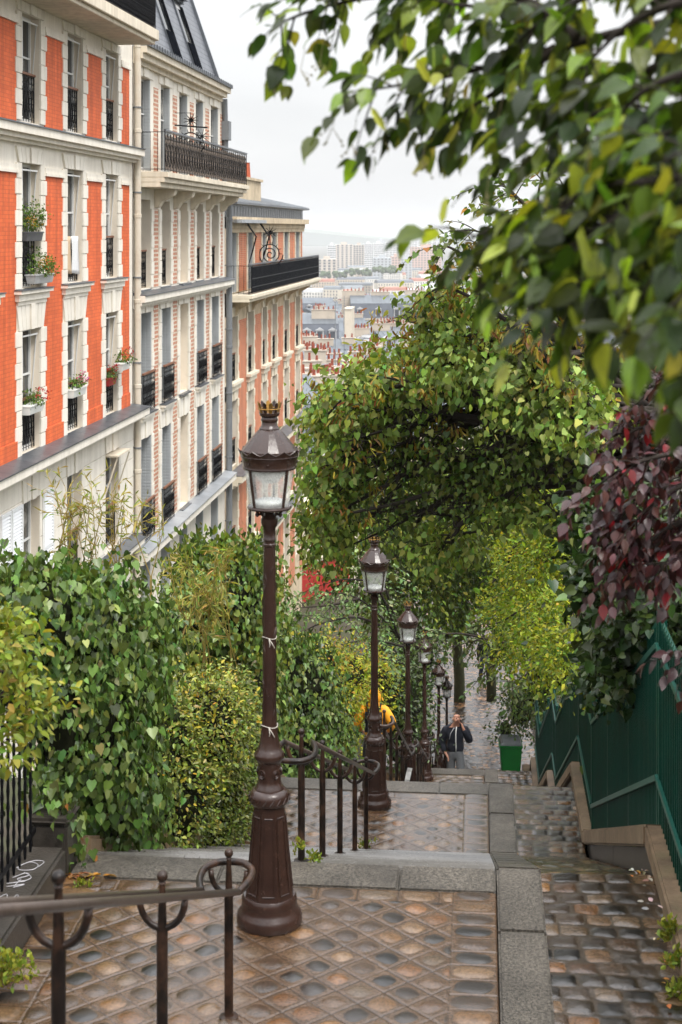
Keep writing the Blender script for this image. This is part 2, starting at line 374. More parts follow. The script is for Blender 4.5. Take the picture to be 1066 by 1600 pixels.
def sheet(name,x0,x1,y0,y1,res,fn,zf,m='paving',ry=None,label=None):
    nx=max(2,int((x1-x0)/res)+1); ny=max(2,int((y1-y0)/(ry or res))+1)
    X,Y=np.meshgrid(np.linspace(x0,x1,nx),np.linspace(y0,y1,ny)); h,c=fn(X,Y)
    Z=np.vectorize(zf)(Y[:,0])[:,None]+h
    V=np.stack([X,Y,Z],-1).reshape(-1,3); k=np.arange(nx*ny).reshape(ny,nx)
    Fc=np.stack([k[:-1,:-1],k[:-1,1:],k[1:,1:],k[1:,:-1]],-1).reshape(-1,4)
    return link(name,np_mesh(name,V,Fc,M[m],c.reshape(-1,3),smooth=True),kind='structure')
for i,(a,b,z) in enumerate(LAND[:6]):
    res=.03 if i==0 else .0085 if i==1 else .014 if i==2 else .03
    e=b-.36
    sheet('landing_paving',XL,XR,a-.02,e,res,lambda X,Y,e=e:pav_diag(X,Y,XL,XR,e),lambda y,z=z:z-.003)
    ks=MB()
    x=XL
    while x<XR-.05:   # edge stones
        w=min(XR-x,random.uniform(.95,1.35)); w=XR-x if XR-x-w<.35 else w
        ks.box(x+.002,x+w-.002,e+.003,b,z-.2,z+.004); x+=w
    ks.build('landing_edge',M['granite'],kind='structure',bevel=.012,smooth=40)
    if i<6:
        na,nz=LAND[i+1][0],LAND[i+1][2]; n=16; tr=(na-b)/n; rs=(z-nz)/n
        st=MB()
        for k in range(1,n):
            yy=b+(k-1)*tr; zz=z-k*rs; x=XL
            cuts=[XL]+sorted(random.uniform(XL+.5,XR-.4) for _ in range(2))+[XR]
            for q in range(3): st.box(cuts[q]+.0015,cuts[q+1]-.0015,yy-.02,yy+tr+.025,zz-.22,zz+random.uniform(-.002,.002))
        st.build('stairs',M['tread'],kind='structure',bevel=.01 if i<3 else 0,smooth=40)
# sloping kerb of granite blocks and the cobbled gutter at its right
kb=MB(); y=-2.
while y<46:
    L=random.uniform(.75,1.25); y2=y+L
    for a,b,z in LAND:
        for q in (a,b):
            if y+.15<q<y2+.25: y2=q
    za,zb=prof(y)+.018,prof(y2-.008)+.018
    o=random.uniform(-.006,.006)
    kb.add([(XR+.006,y,za-.3),(XK+o,y,za-.3),(XK+o,y,za),(XR+.006,y,za),(XR+.006,y2-.01,zb-.3),(XK+o,y2-.01,zb-.3),(XK+o,y2-.01,zb),(XR+.006,y2-.01,zb)],[(0,1,2,3),(7,6,5,4),(0,4,5,1),(1,5,6,2),(2,6,7,3),(3,7,4,0)])
    y=y2
kb.build('kerb',M['granite'],kind='structure',bevel=.014,smooth=40)
sheet('gutter_paving',XK-.02,XW+.02,6.5,10.2,.008,lambda X,Y:pav_rows(X,Y,.165,.15,.011),lambda y:prof(y)-.012)
sheet('gutter_paving',XK-.02,XW+.02,10.2,19.4,.016,lambda X,Y:pav_rows(X,Y,.16,.15,.011,.9),lambda y:prof(y)-.012)
sheet('gutter_paving',XK-.02,XW+.02,19.4,46.4,.04,lambda X,Y:pav_rows(X,Y,.16,.15,.02),lambda y:prof(y)-.012)
sheet('street_paving',-3.2,3.4,46.38,78,.05,lambda X,Y:pav_rows(X,Y,.2,.17,.02,2.6,(.05,.047,.045)),lambda y:prof(y),ry=.042)
# ---------------------------------------------------------------- ground: one sheet down the hill and out to the horizon
def ground(x,y):
    if y<60: z=prof(max(y,-2))-.06
    else: z=LAND[-1][2]-(60-46.4)*.05-.06-(y-60)*(.05 if y<78 else .05)
    if y>78: z=-14.04-78*.12*0-(min(y,700)-78)*.09
    if y>700: z=-14.04-622*.09-min((y-700)*.003,6)
    if y<90:
        if x>1.35: z+=min((x-1.35)*.18,1.6)
        if x<-2.95 : z-=min((-2.95-x)*.02,.2)
    if -2.6<x<1.09 and y<78: z-=.12
    return z
xs=[-9000,-3000,-900,-300,-100,-40,-20,-12,-8,-5,-3.7,-2.96,-2.9,-2.55,-1,0.2,1.05,1.2,1.36,2,3,5,8,12,20,40,100,300,900,3000,9000]
ys=[-30,-12,-4,-2,0]+sorted(set([q for a,b,z in LAND for q in (a,b)]))+[50,55,60,70,77.5,79,90,110,140,180,240,320,420,560,700,900,1300,2000,4000,8000,14000]
V=[(x,y,ground(x,y)) for y in ys for x in xs]; n=len(xs)
g=MB().add(V,[(j*n+i,j*n+i+1,(j+1)*n+i+1,(j+1)*n+i) for j in range(len(ys)-1) for i in range(n-1)])
g.build('ground',M['soil'],kind='structure',smooth=True)
# ---------------------------------------------------------------- low stone walls both sides
def slab_run(mb,x0,x1,pts,h0,top):
    """pts: (y,z) polyline; wall from z-h0 to z+top"""
    for (ya,za),(yb,zb) in zip(pts[:-1],pts[1:]):
        L=math.hypot(yb-ya,zb-za); n=max(1,round(L/3.1))
        for k in range(n):
            f,g=k/n,(k+1)/n; p,q=ya+(yb-ya)*f,ya+(yb-ya)*g-.006; r,s=za+(zb-za)*f,za+(zb-za)*g
            o=random.uniform(-.004,.004)
            mb.add([(x0+o,p,r-h0),(x1,p,r-h0),(x1,p,r+top),(x0+o,p,r+top),(x0+o,q,s-h0),(x1,q,s-h0),(x1,q,s+top),(x0+o,q,s+top)],[(0,3,2,1),(4,5,6,7),(0,1,5,4),(1,2,6,5),(2,3,7,6),(3,0,4,7)])
rp=[(3.,prof(3.))]; fp=[]
for i,(a,b,z) in enumerate(LAND[1:6]):
    rp+=[(a+.4,z),(b+.5,z)]
w=thing('low_wall','low buff stone coping stepping down beside the cobbled gutter under the green fence','wall',(XW,3,0))
mb=MB(); slab_run(mb,XW+.06,XW+.19,rp,.4,-.025); mb.build('base_wall',M['coping_dark'],w,loc=(-XW,-3,0))  # dark tone carries the shadow under the coping in its colour
mb=MB(); slab_run(mb,XW,XW+.2,rp,.02,.13); mb.build('coping',M['coping'],w,loc=(-XW,-3,0),bevel=.016,smooth=40)
w=thing('low_wall','low dark granite coping with white graffiti at the left edge of the steps','wall',(XL,3,0))
lp=[(3.,prof(3.))]
for i,(a,b,z) in enumerate(LAND[1:6]): lp+=[(a,z),(b-.35,z)]
mb=MB(); slab_run(mb,XL-.31,XL,[(3,prof(3)),(7.75,0),(9.5,0)],.3,.2); mb.build('coping',M['coping_dark'],w,loc=(-XL,-3,0),bevel=.02,smooth=40)
mb=MB(); slab_run(mb,XL-.26,XL,[(10.1,-.1),(16.24,-2.48),(18.5,-2.48),(24,-4.96),(25.2,-4.96),(30.9,-7.44),(33,-7.44),(37.4,-9.92),(39.6,-9.92),(45,-12.4)],.3,.13); mb.build('coping',M['coping'],w,loc=(-XL,-3,0),bevel=.02,smooth=40)
# graffiti scribble lying on the top of the coping
gm=mat('graffiti_white',(.36,.35,.36),.6,.3,20)
gr=MB()
def scrib(pts,r=.003):
    p=[Vector((XL-.27+.22*a,8.57+b*.7,.2035)) for a,b in pts]; q=[]
    for i in range(len(p)-1):
        p0,p1,p2,p3=p[max(0,i-1)],p[i],p[i+1],p[min(len(p)-1,i+2)]
        for k in range(5):
            t=k/5; q.append(.5*((2*p1)+(p2-p0)*t+(2*p0-5*p1+4*p2-p3)*t*t+(3*p1-p0-3*p2+p3)*t**3))
    gr.tube(q+[p[-1]],r,4)
scrib([(.25,.82),(.5,.95),(.8,.9),(.75,.8),(.4,.78),(.3,.86),(.6,.98),(.9,.97),(.85,.86)])
scrib([(.35,.62),(.6,.72),(.75,.68),(.5,.6),(.7,.56),(.85,.64),(.55,.74)]); scrib([(.3,.5),(.75,.56)]); scrib([(.55,.46),(.6,.6)]); scrib([(.35,.44),(.8,.5),(.55,.43)])
scrib([(.2,.1),(.5,.3),(.65,.12),(.8,.3),(.9,.15)]); scrib([(.3,-.1),(.6,.02),(.8,-.08)])
gr.build('graffiti',gm,w,loc=(-XL,-3,0),smooth=True)
sp=MB(); sp.box(XL-.26,XL-.02,9.58,9.86,-.2,.30,); sp.box(XL-.275,XL-.005,9.565,9.875,.297,.34)
o=sp.build('stone_post',M['coping_dark'],bevel=.02,smooth=40); tag(o,'short dark stone block with ivy on it standing at the end of the graffitied coping','post')
# ---------------------------------------------------------------- green palisade fence, one run per landing or flight
XF=1.215
def fence_run(y0,z0,y1,z1,label):
    t=thing('palisade_fence',label,'fence',(XF,y0,z0),0,'green fence panels beside the steps')
    L=y1-y0; sl=(z1-z0)/L; mb=MB(); n=int(L/.088)
    for k in range(n):
        y=(k+.5)*L/n; zt=sl*y+1.46+(.03 if k%14==0 else 0); zb=sl*y+.10
        w=.036
        mb.add([(-.012,y-w,zb),(.012,y-w,zb),(.012,y+w,zb),(-.012,y+w,zb),(-.012,y-w,zt),(.012,y-w,zt),(.012,y+w,zt),(-.012,y+w,zt),(0,y,zt+.035)],[(0,3,2,1),(0,1,5,4),(1,2,6,5),(2,3,7,6),(3,0,4,7),(4,5,8),(5,6,8),(6,7,8),(7,4,8)])
        mb.box(-.02,-.012,y-.008,y+.008,zb,zt-.02)
    mb.build('palisade_panel',M['fence'],t)
    mb=MB(); mb.box(.014,.017,0,L,.2,.2)
    for h in (.4,1.29):
        mb=MB(); mb.bar((-.03,0,h),(-.03,L,h+sl*L),.022,.04); mb.build('rail',M['fencerail'],t)
    m=max(1,round(L/2.0))
    for k in range(m+1):
        y=min(L-.03,max(.03,L*k/m)); b=MB(); b.box(-.025,.03,y-.022,y+.022,sl*y+.05,sl*y+1.56); b.build('post',M['fence'],t,bevel=.004)
fr=[('nearest green palisade fence panel on the level coping by the first landing',7.0,.0,10.45,0.),
 ('green palisade fence panel sloping down past the ramp between first and second landing',10.5,0.,16.6,-2.48),
 ('level green palisade fence panel beside the second landing',16.65,-2.48,18.8,-2.48),
 ('second sloping green fence panel half hidden under golden foliage',18.85,-2.48,24.35,-4.96),
 ('short level green fence panel beside the hidden third landing',24.4,-4.96,25.5,-4.96),
 ('farther sloping green fence panel below the third landing',25.55,-4.96,31.2,-7.44),
 ('far level green fence panel behind the green wheeled bin',31.25,-7.44,33.3,-7.44)]
for l,a,b,c,d in fr: fence_run(a,b,c,d,l)
# black iron railings above the left coping
t=thing('iron_fence','black iron fence of twisted bars on the graffitied coping at far left','fence',(XL-.2,5.6,.0))
b=MB()
for k in range(34):
    y=k*.115; z=max(0,prof(5.6+y))
    pts=[(0,y,z+.2+q*.05) for q in range(27)]
    b.tube(pts,[.0075+.004*(q%2) for q in range(27)],6)
    b.lathe([(.001,0),(.016,.03),(.001,.1)],6,(0,y,z+1.52))
b.build('bars',M['iron'],t)
for h in (.3,1.42):
    b=MB(); b.bar((0,0,prof(5.6)+h),(0,2.15,h),.012,.035); b.bar((0,2.15,h),(0,3.9,h),.012,.035); b.build('rail',M['iron'],t)
# ---------------------------------------------------------------- street lamps
def make_lamp():
    t=thing('street_lamp','x','street lamp'); m=M['lamp']
    b=MB(); b.lathe([(.19,0),(.194,.012),(.194,.05),(.186,.066),(.172,.085),(.165,.10),(.165,.12)],32); b.build('plinth',m,t,smooth=35)
    b=MB(); b.lathe([(.163,.115),(.165,.135),(.162,.155),(.152,.17)],32)
    b.lathe([(.150,.165),(.128,.32),(.112,.48),(.099,.65),(.097,.70)],8,rot=PI/8)
    for k in range(8):   # raised door-like panels on the eight sides
        a=PI/4*k; ca,sa=math.cos(a),math.sin(a)
        def q(r,z,w): return (r*ca-w*sa,r*sa+w*ca,z)
        r0,r1,r2=.1405*.93+.009,.106*.95+.006,.097*.94+.004
        for (za,ra,wa,zb,rb,wb) in ((.20,.1365,.036,.44,.1115,.031),(.44,.1115,.031,.64,.0945,.025)):
            b.tube([q(ra,za,-wa),q(rb,zb,-wb)],.004,5); b.tube([q(ra,za,wa),q(rb,zb,wb)],.004,5)
        b.tube([q(.1365,.20,-.036),q(.1365,.20,.036)],.004,5); b.tube([q(.0945,.64,-.025),q(.0945,.64,.025)],.004,5)
    b.build('pedestal',m,t,smooth=30)
    b=MB(); b.lathe([(.097,.695),(.104,.70),(.116,.72),(.119,.74),(.116,.762),(.10,.785),(.088,.79),(.086,.80),(.074,.815),(.070,.83),(.067,.84),(.067,.935),(.07,.95),(.075,.955),(.086,.97),(.09,.985),(.088,1.0),(.072,1.02),(.066,1.035),(.059,1.06),(.050,1.12),(.044,1.18),(.042,1.25)],28)
    for k in range(18):
        a=2*PI*k/18; b.tube([((.119+.002)*math.cos(a+.1*s),(.119+.002)*math.sin(a+.1*s),.74+.016*s) for s in (-1,0,1)],.004,4)
    for k in range(5):
        a=2*PI*k/5+.3
        for rr in (.022,.012): b.tube([(.069*math.cos(a)-rr*math.cos(w)*math.sin(a),.069*math.sin(a)+rr*math.cos(w)*math.cos(a),.888+rr*1.1*math.sin(w)) for w in np.linspace(0,2*PI,11)[:-1]],.005,4,closed=True)
    b.build('collar',m,t,smooth=35)
    b=MB(); b.lathe([(.042,1.22),(.040,1.6),(.037,2.1),(.035,2.22),(.039,2.225),(.039,2.235),(.035,2.24),(.035,2.255),(.039,2.26),(.038,2.27),(.035,2.275),(.037,2.33),(.046,2.345),(.050,2.36),(.050,2.385),(.04,2.395),(.03,2.42),(.012,2.43)],20)
    rr=random.Random(3)
    for k in range(46):   # cast leaf and tendril relief round the shaft
        z=1.16+.9*((k*.618)%1); a=rr.random()*6.28; r=.0415-.004*(z-1.2)
        d=rr.choice((-1,1)); pts=[((r)*math.cos(a+d*.5*s*s),(r)*math.sin(a+d*.5*s*s),z+.075*s) for s in (0,.25,.5,.75,1)]
        b.tube(pts,[.002,.0045,.006,.0045,.001],5)
    b.build('shaft',m,t,smooth=35)
    b=MB()
    for k in range(4):
        a=PI/4+PI/2*k; ca,sa=math.cos(a),math.sin(a)
        b.tube([(r*ca,r*sa,z) for r,z in ((.03,2.36),(.042,2.385),(.05,2.405),(.062,2.418),(.082,2.42),(.098,2.412),(.104,2.42),(.098,2.43),(.088,2.425))],.008,6)
        b.tube([(r*ca,r*sa,z) for r,z in ((.045,2.395),(.075,2.44),(.118,2.452))],.006,5)
    b.tube([(.03*math.cos(w),.03*math.sin(w),2.43) for w in np.linspace(0,2*PI,13)[:-1]],.008,5,closed=True)
    b.build('cradle',m,t,smooth=True)
    b=MB(); b.lathe([(.10,2.438),(.128,2.443),(.132,2.452),(.128,2.462),(.105,2.462)],24); b.build('gallery_ring',m,t,smooth=35)
    b=MB(); b.lathe([(.02,2.463),(.075,2.465),(.092,2.475),(.096,2.49),(.07,2.5),(.03,2.502)],20); b.build('reflector_bowl',M['white'],t,smooth=True)
    b=MB(); n=24
    for k in range(n):
        a,c=2*PI*k/n,2*PI*(k+1)/n
        for r0,r1 in ((.114,.150),): b.quad((r0*math.cos(a),r0*math.sin(a),2.463),(r0*math.cos(c),r0*math.sin(c),2.463),(r1*math.cos(c),r1*math.sin(c),2.69),(r1*math.cos(a),r1*math.sin(a),2.69))
    b.build('glass',M['lglass'],t,smooth=True,fix=False)
    for k in range(4):
        a=PI/4+PI/2*k+.0; b=MB(); b.bar((.117*math.cos(a),.117*math.sin(a),2.46),(.153*math.cos(a),.153*math.sin(a),2.69),.012,.014); b.build('glazing_bar',m,t)
    b=MB(); b.lathe([(.05,2.60),(.085,2.64),(.12,2.69)],16); b.build('inner_reflector',M['white'],t,smooth=True)
    b=MB(); b.lathe([(.145,2.68),(.158,2.682),(.161,2.69),(.158,2.70),(.165,2.74),(.173,2.758),(.170,2.768),(.165,2.77)],28)
    n=12
    for k in range(n):   # scalloped crest standing round the eaves
        a0=2*PI*k/n
        top=[(.173+.010*max(0,1-abs(s)*1.3)+.002, .775+.024*(1-abs(s))**1.2) for s in np.linspace(-1,1,7)]
        pts=[]
        for s,(r,z) in zip(np.linspace(-1,1,7),top):
            a=a0+s*PI/n; pts.append(((.170*math.cos(a),.170*math.sin(a),2.757),(r*math.cos(a),r*math.sin(a),2+z)))
        for i in range(6):
            b.quad(pts[i][0],pts[i+1][0],pts[i+1][1],pts[i][1]); b.tube([pts[i][1],pts[i+1][1]],.0028,4)
    for k in range(8):
        a=PI/4*k; b.ball((.164*math.cos(a),.164*math.sin(a),2.722),.006,6,4)
    b.build('cornice',m,t,smooth=30)
    b=MB(); b.lathe([(.168,2.765),(.166,2.775),(.165,2.79),(.148,2.815),(.118,2.852),(.086,2.889),(.066,2.909),(.058,2.915)],16); 
    b.build('roof',m,t,smooth=12)
    b=MB(); b.lathe([(.060,2.91),(.062,2.918),(.052,2.93),(.047,2.94),(.045,2.955),(.05,2.965),(.05,2.975),(.045,2.985)],20); b.build('neck',m,t,smooth=30)
    b=MB(); n=12; b.lathe([(.046,2.985),(.058,2.995),(.061,3.01),(.056,3.015)],24)
    for k in range(n):
        a=2*PI*k/n; c=2*PI*(k+.62)/n; q=2*PI*(k+.31)/n
        b.add([(.058*math.cos(a),.058*math.sin(a),3.005),(.058*math.cos(c),.058*math.sin(c),3.005),(.073*math.cos(c),.073*math.sin(c),3.066),(.077*math.cos(q),.077*math.sin(q),3.078),(.073*math.cos(a),.073*math.sin(a),3.066)],[(0,1,2,3,4)],k%2)
    b.tube([(.067*math.cos(w),.067*math.sin(w),3.035) for w in np.linspace(0,2*PI,25)[:-1]],.004,4,mi=1,closed=True)
    b.build('crown',[m,M['lampgold']],t,smooth=30)
    return t
lamp=make_lamp()
LP=[(-1.24,9.01,0,'nearest brown cast iron lantern lamp post tied with string on the first landing'),
 (-1.2,17.51,-2.48,'second nearest lantern lamp post with leaves crossing its glass on the second landing'),
 (-1.15,24.62,-4.96,'third nearest brown lantern lamp post, its foot hidden by the second landing'),
 (-1.16,32.27,-7.44,'fourth lantern lamp post with its foot showing behind the second landing'),
 (-1.04,39.05,-9.92,'fifth lantern lamp post with black roof further down the steps'),
 (-.99,46.2,-12.4,'farthest and smallest lantern lamp post by the cobbled street')]
lamps=[]
for i,(x,y,z,l) in enumerate(LP):
    o=lamp if i==0 else dup(lamp)
    o.location=(x,y,z); o.rotation_euler=(0,0,.09 if i==0 else .09+.03*i); o['label']=l; o['group']='lantern lamp posts down the steps'; lamps.append(o)
sg=MB()
for z,r in ((1.685,.043),(1.163,.050)):
    sg.tube([(r*math.cos(w),r*math.sin(w),z+.006*math.sin(w*2)) for w in np.linspace(0,2*PI,17)[:-1]],.0022,5,closed=True)
    sg.tube([(.0,-r-.002,z),(.02,-r-.005,z-.03),(.034,-r-.006,z-.055)],.0028,5); sg.tube([(.0,-r-.002,z),(.006,-r-.006,z-.035),(.002,-r-.006,z-.05)],.0025,5)
sg.build('string',mat('string',(.5,.46,.4),.9,.1),lamp,smooth=True)
# ---------------------------------------------------------------- hand railings down the middle
def railing(label,x,yz,posts,foot,top_loop=True):
    """yz: (y,z) start and end of the sloping rails; posts: list of y; foot(y)->z"""
    (ya,za),(yb,zb)=yz
    t=thing('stair_railing',label,'railing',(x,ya,foot(ya)),0,'double hand railings down the steps'); O=Vector((-x,-ya,-foot(ya)))
    g=.095; rt=[]
    def loop(y0,z0,dr):
        l=.36; return [(x+g,y0+dr*.0,z0),(x+g+.03,y0+dr*.12,z0-.0),(x+g+.03,y0+dr*(l-.1),z0),(x+g-.02,y0+dr*(l-.02),z0),(x+g-.07,y0+dr*l,z0),(x-g+.07,y0+dr*l,z0),(x-g+.02,y0+dr*(l-.02),z0),(x-g-.03,y0+dr*(l-.1),z0),(x-g-.03,y0+dr*.12,z0),(x-g,y0,z0)]
    def smooth(p):
        p=[Vector(v) for v in p]; q=[]
        for i in range(len(p)-1):
            p0,p1,p2,p3=p[max(0,i-1)],p[i],p[i+1],p[min(len(p)-1,i+2)]
            for k in range(5): t_=k/5; q.append(.5*((2*p1)+(p2-p0)*t_+(2*p0-5*p1+4*p2-p3)*t_*t_+(3*p1-p0-3*p2+p3)*t_**3))
        return q+[p[-1]]
    for s in (-1,1):
        b=MB(); b.tube([(x+s*g,ya,za),(x+s*g,yb,zb)],.0165,10); b.build('handrail',M['railtop'],t,smooth=True,loc=O)
    b=MB(); b.tube(smooth(loop(yb,zb,1)),.0185,10); b.build('end_loop',M['railm'],t,smooth=True,loc=O)
    if top_loop: b=MB(); b.tube(smooth(loop(ya,za,-1)),.0185,10); b.build('end_loop',M['railm'],t,smooth=True,loc=O)
    for y in posts:
        zr=za+(zb-za)*min(1,max(0,(y-ya)/(yb-ya))); zf=foot(y)
        b=MB(); b.lathe([(.05,0),(.05,.006),(.026,.012),(.0235,.02),(.0235,zr-zf-.14),(.019,zr-zf-.12),(.0165,zr-zf-.03),(.0165,zr-zf-.028),(.012,zr-zf+.045),(.016,zr-zf+.05),(.012,zr-zf+.058)],12,(x,y,zf))
        b.ball((x,y,zr+.078),.0235,12,8); b.build('post',M['railm'],t,smooth=40,loc=O)
        b=MB(); b.tube([(x+g*math.cos(w),y,zr-.015+.12*math.sin(w)) for w in np.linspace(0,-PI,13)],.0145,8); b.build('bracket',M['railm'],t,smooth=True,loc=O)
railing('double hand railing with ball topped posts in the near left foreground',-1.3,((2.2,3.04),(7.62,.775)),[3.05,4.66,6.22,7.9],lambda y:prof(y))
railing('double hand railing running down from the nearest lamp post',-1.18,((9.98,.74),(15.75,-1.5)),[10.13,11.5,12.95,14.5,15.95],lambda y:prof(y))
railing('hand railing with a paper tied on it below the second lamp post',-1.15,((18.35,-1.74),(23.8,-4.05)),[18.5,19.9,21.3,22.7,23.95],lambda y:prof(y))
railing('hand railing running down from the third lamp post',-1.13,((25.1,-4.25),(30.7,-6.5)),[25.25,26.7,28.1,29.5,30.85],lambda y:prof(y))
railing('hand railing below the fourth lamp post beside the man',-1.1,((32.95,-6.7),(37.2,-9.0)),[33.1,34.5,36,37.35],lambda y:prof(y))
# papers tied to the railing
pm=mat('paper_white',(.75,.74,.72),.7,.05); pr_=mat('paper_red',(.45,.10,.08),.7,.3,30)
for (x,y,z,ry,s,m,l) in ((-1.05,23.2,-4.05,.25,.34,pm,'long white paper tag hanging from the railing by the third lamp post'),(-1.25,20.6,-3.35,-.5,.3,pr_,'crumpled red and white flyer stuck on the railing under the yellow jacket')):
    b=MB(); N=6
    vs=[(.09*i-.0 if False else (i-.5)*.075, .012*math.sin(j*1.3+i), -s*j/N) for j in range(N+1) for i in (0,1)]
    b.add(vs,[(2*j,2*j+1,2*j+3,2*j+2) for j in range(N)]); o=b.build('paper_tag',m,loc=(x,y,z),fix=False); o.rotation_euler=(0,ry,.2); tag(o,l,'paper')
    sm=o.modifiers.new('t','SOLIDIFY'); sm.thickness=.002
# wheeled bin
t=thing('wheeled_bin','green wheeled rubbish bin with dark lid beside the shrub and fence','bin',(.77,39.2,prof(39.2)+.0),.05)
b=MB(); b.add([(-.22,-.24,.06),(.22,-.24,.06),(.22,.24,.06),(-.22,.24,.06),(-.275,-.30,.95),(.275,-.30,.95),(.275,.32,.95),(-.275,.32,.95)],[(0,3,2,1),(4,5,6,7),(0,1,5,4),(1,2,6,5),(2,3,7,6),(3,0,4,7)]); b.build('body',M['bin'],t,bevel=.03,smooth=40)
b=MB(); b.box(-.295,.295,-.325,.34,.93,.985); b.build('rim',M['bin'],t,bevel=.015,smooth=40)
b=MB(); b.add([(-.29,-.32,.987),(.29,-.32,.987),(.29,.34,.987),(-.29,.34,.987),(-.22,-.24,1.05),(.22,-.24,1.05),(.22,.30,1.09),(-.22,.30,1.09)],[(0,3,2,1),(4,5,6,7),(0,1,5,4),(1,2,6,5),(2,3,7,6),(3,0,4,7)]); b.build('lid',M['binlid'],t,bevel=.02,smooth=40)
for s in (-1,1):
    b=MB(); b.tube([(s*.2,.3,.09),(s*.26,.3,.09)],.09,14); b.build('wheel',M['iron'],t,smooth=40)
b=MB(); b.tube([(-.2,.34,.97),(-.2,.4,.99),(.2,.4,.99),(.2,.34,.97)],.014,6); b.build('handle',M['bin'],t)
# ---------------------------------------------------------------- apartment houses
class Fac:
    def __init__(s,x0,d0,x1,d1,zb,name,label,cat='building'):
        a=P(x0,YH,d0);b=P(x1,YH,d1); v=(b-a); v.z=0; s.L=v.length; v.normalize()
        s.o=Vector((a.x,a.y,zb)); s.zb=zb; s.rz=math.atan2(v.y,v.x)
        s.root=thing(name,label,cat,s.o,s.rz)
        s.W=Matrix.Translation(s.o)@Matrix.Rotation(s.rz,4,'Z')
    def pt(s,u,w,z): return Vector((u,-w,z-s.zb))
    def world(s,u,w,z): return s.W@s.pt(u,w,z)
    def box(s,mb,u0,u1,w0,w1,z0,z1,mi=0): mb.box(u0,u1,-w1,-w0,z0-s.zb,z1-s.zb,mi)
    def part(s,mb,name,m,parent=None,**k): return mb.build(name,m,parent or s.root,**k)
    def grid(s,mb,u0,u1,z0,z1,holes,w,depth,mi=0,mr=1):
        us=sorted({u0,u1}|{h[i] for h in holes for i in (0,1) if u0<h[i]<u1}); zs=sorted({z0,z1}|{h[i] for h in holes for i in (2,3) if z0<h[i]<z1})
        for a,b in zip(us[:-1],us[1:]):
            for c,d in zip(zs[:-1],zs[1:]):
                m=((a+b)/2,(c+d)/2)
                if any(h[0]<m[0]<h[1] and h[2]<m[1]<h[3] for h in holes): continue
                mb.quad(s.pt(a,w,c),s.pt(b,w,c),s.pt(b,w,d),s.pt(a,w,d),mi)
        for h in holes:
            a,b,c,d=h[:4]; dp=h[4] if len(h)>4 else depth
            for (p,q) in (((a,c),(a,d)),((a,d),(b,d)),((b,d),(b,c)),((b,c),(a,c))):
                mb.quad(s.pt(p[0],w,p[1]),s.pt(q[0],w,q[1]),s.pt(q[0],w-dp,q[1]),s.pt(p[0],w-dp,p[1]),mr)
            if len(h)>5: mb.quad(s.pt(a,w-dp,c),s.pt(b,w-dp,c),s.pt(b,w-dp,d),s.pt(a,w-dp,d),mr)   # blind window
    def window(s,u0,u1,z0,z1,dp,bars=1):
        mb=MB(); w0,w1=-dp,-dp+.05; t=.055
        s.box(mb,u0,u0+t,w0,w1,z0,z1); s.box(mb,u1-t,u1,w0,w1,z0,z1); s.box(mb,u0+t,u1-t,w0,w1-.002,z1-t,z1); s.box(mb,u0+t,u1-t,w0,w1-.002,z0,z0+t*1.6)
        c=(u0+u1)/2; s.box(mb,c-.05,c+.05,w0,w1+.01,z0+t,z1-t)
        for k in range(bars):
            z=z0+(z1-z0)*(.62 if bars==1 else (k+1)/(bars+1)); s.box(mb,u0+t,u1-t,w0,w1-.006,z-.018,z+.018)
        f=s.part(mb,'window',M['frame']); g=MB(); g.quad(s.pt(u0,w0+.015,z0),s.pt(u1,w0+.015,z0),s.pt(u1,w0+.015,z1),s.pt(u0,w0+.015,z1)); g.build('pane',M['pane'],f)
        return f
    def grille(s,u0,u1,z0,h,w,name='window_railing',scroll=True,top='rust',parent=None,dense=1,ret=0):
        mb=MB(); r=.008
        def V(u,z): return s.pt(u,w,z0+z)
        if h<1.2: s.box(mb,u0-.02,u1+.02,w-.03,w+.03,z0+h,z0+h+.045,1)
        for z in (.05,h*.82,h-.02): mb.tube([V(u0,z),V(u1,z)],r,4)
        n=max(3,int((u1-u0)/.145*dense)); st=(u1-u0)/n
        for k in range(n+1): mb.tube([V(u0+k*st,0),V(u0+k*st,h)],r*(1.5 if k in (0,n) else .9),4)
        if scroll:
            for k in range(n):
                c=u0+(k+.5)*st
                mb.tube([V(c+st*.42*math.cos(q),h*.90+.07*math.sin(q)) for q in np.linspace(0,2*PI,9)[:-1]],r*.8,3,closed=True)
                for sg,zc in ((1,.28),(-1,.58)):
                    mb.tube([V(c+sg*st*.45*math.cos(q)*(1-q/9),h*zc+h*.15*math.sin(q)*(1-q/9)) for q in np.linspace(-1.2,5.2,11)],r*.85,3)
                mb.tube([V(c,h*.1),V(c+st*.3,h*.43),V(c,h*.75),V(c-st*.3,h*.43)],r*.8,3,closed=True)
        if ret:   # side return back to the wall
            for z in (.05,h-.02): mb.tube([s.pt(u0,w,z0+z),s.pt(u0,w-ret,z0+z)],r,4)
            for k in range(1,4): mb.tube([s.pt(u0,w-ret*k/4,z0),s.pt(u0,w-ret*k/4,z0+h)],r*.8,4)
        return s.part(mb,name,[M['iron'],M[top]],parent,fix=False)
    def quoins(s,m,ui,side,z0,z1,wd,zig,hh,w=.035,bev=.006):
        """stack of stone blocks; ui inner edge (opening), side -1 left / +1 right"""
        mb=MB()
        n=max(1,round((z1-z0)/hh)); h=(z1-z0)/n
        for k in range(n):
            e=wd+(zig if k%2 else 0); a,b=(ui,ui+side*e) if side>0 else (ui+side*e,ui)
            s.box(mb,a,b,0,w+(.006 if k%2 else 0),z0+k*h+.006,z0+(k+1)*h-.006)
        s.part(mb,'quoin_stack',M[m],bevel=bev)
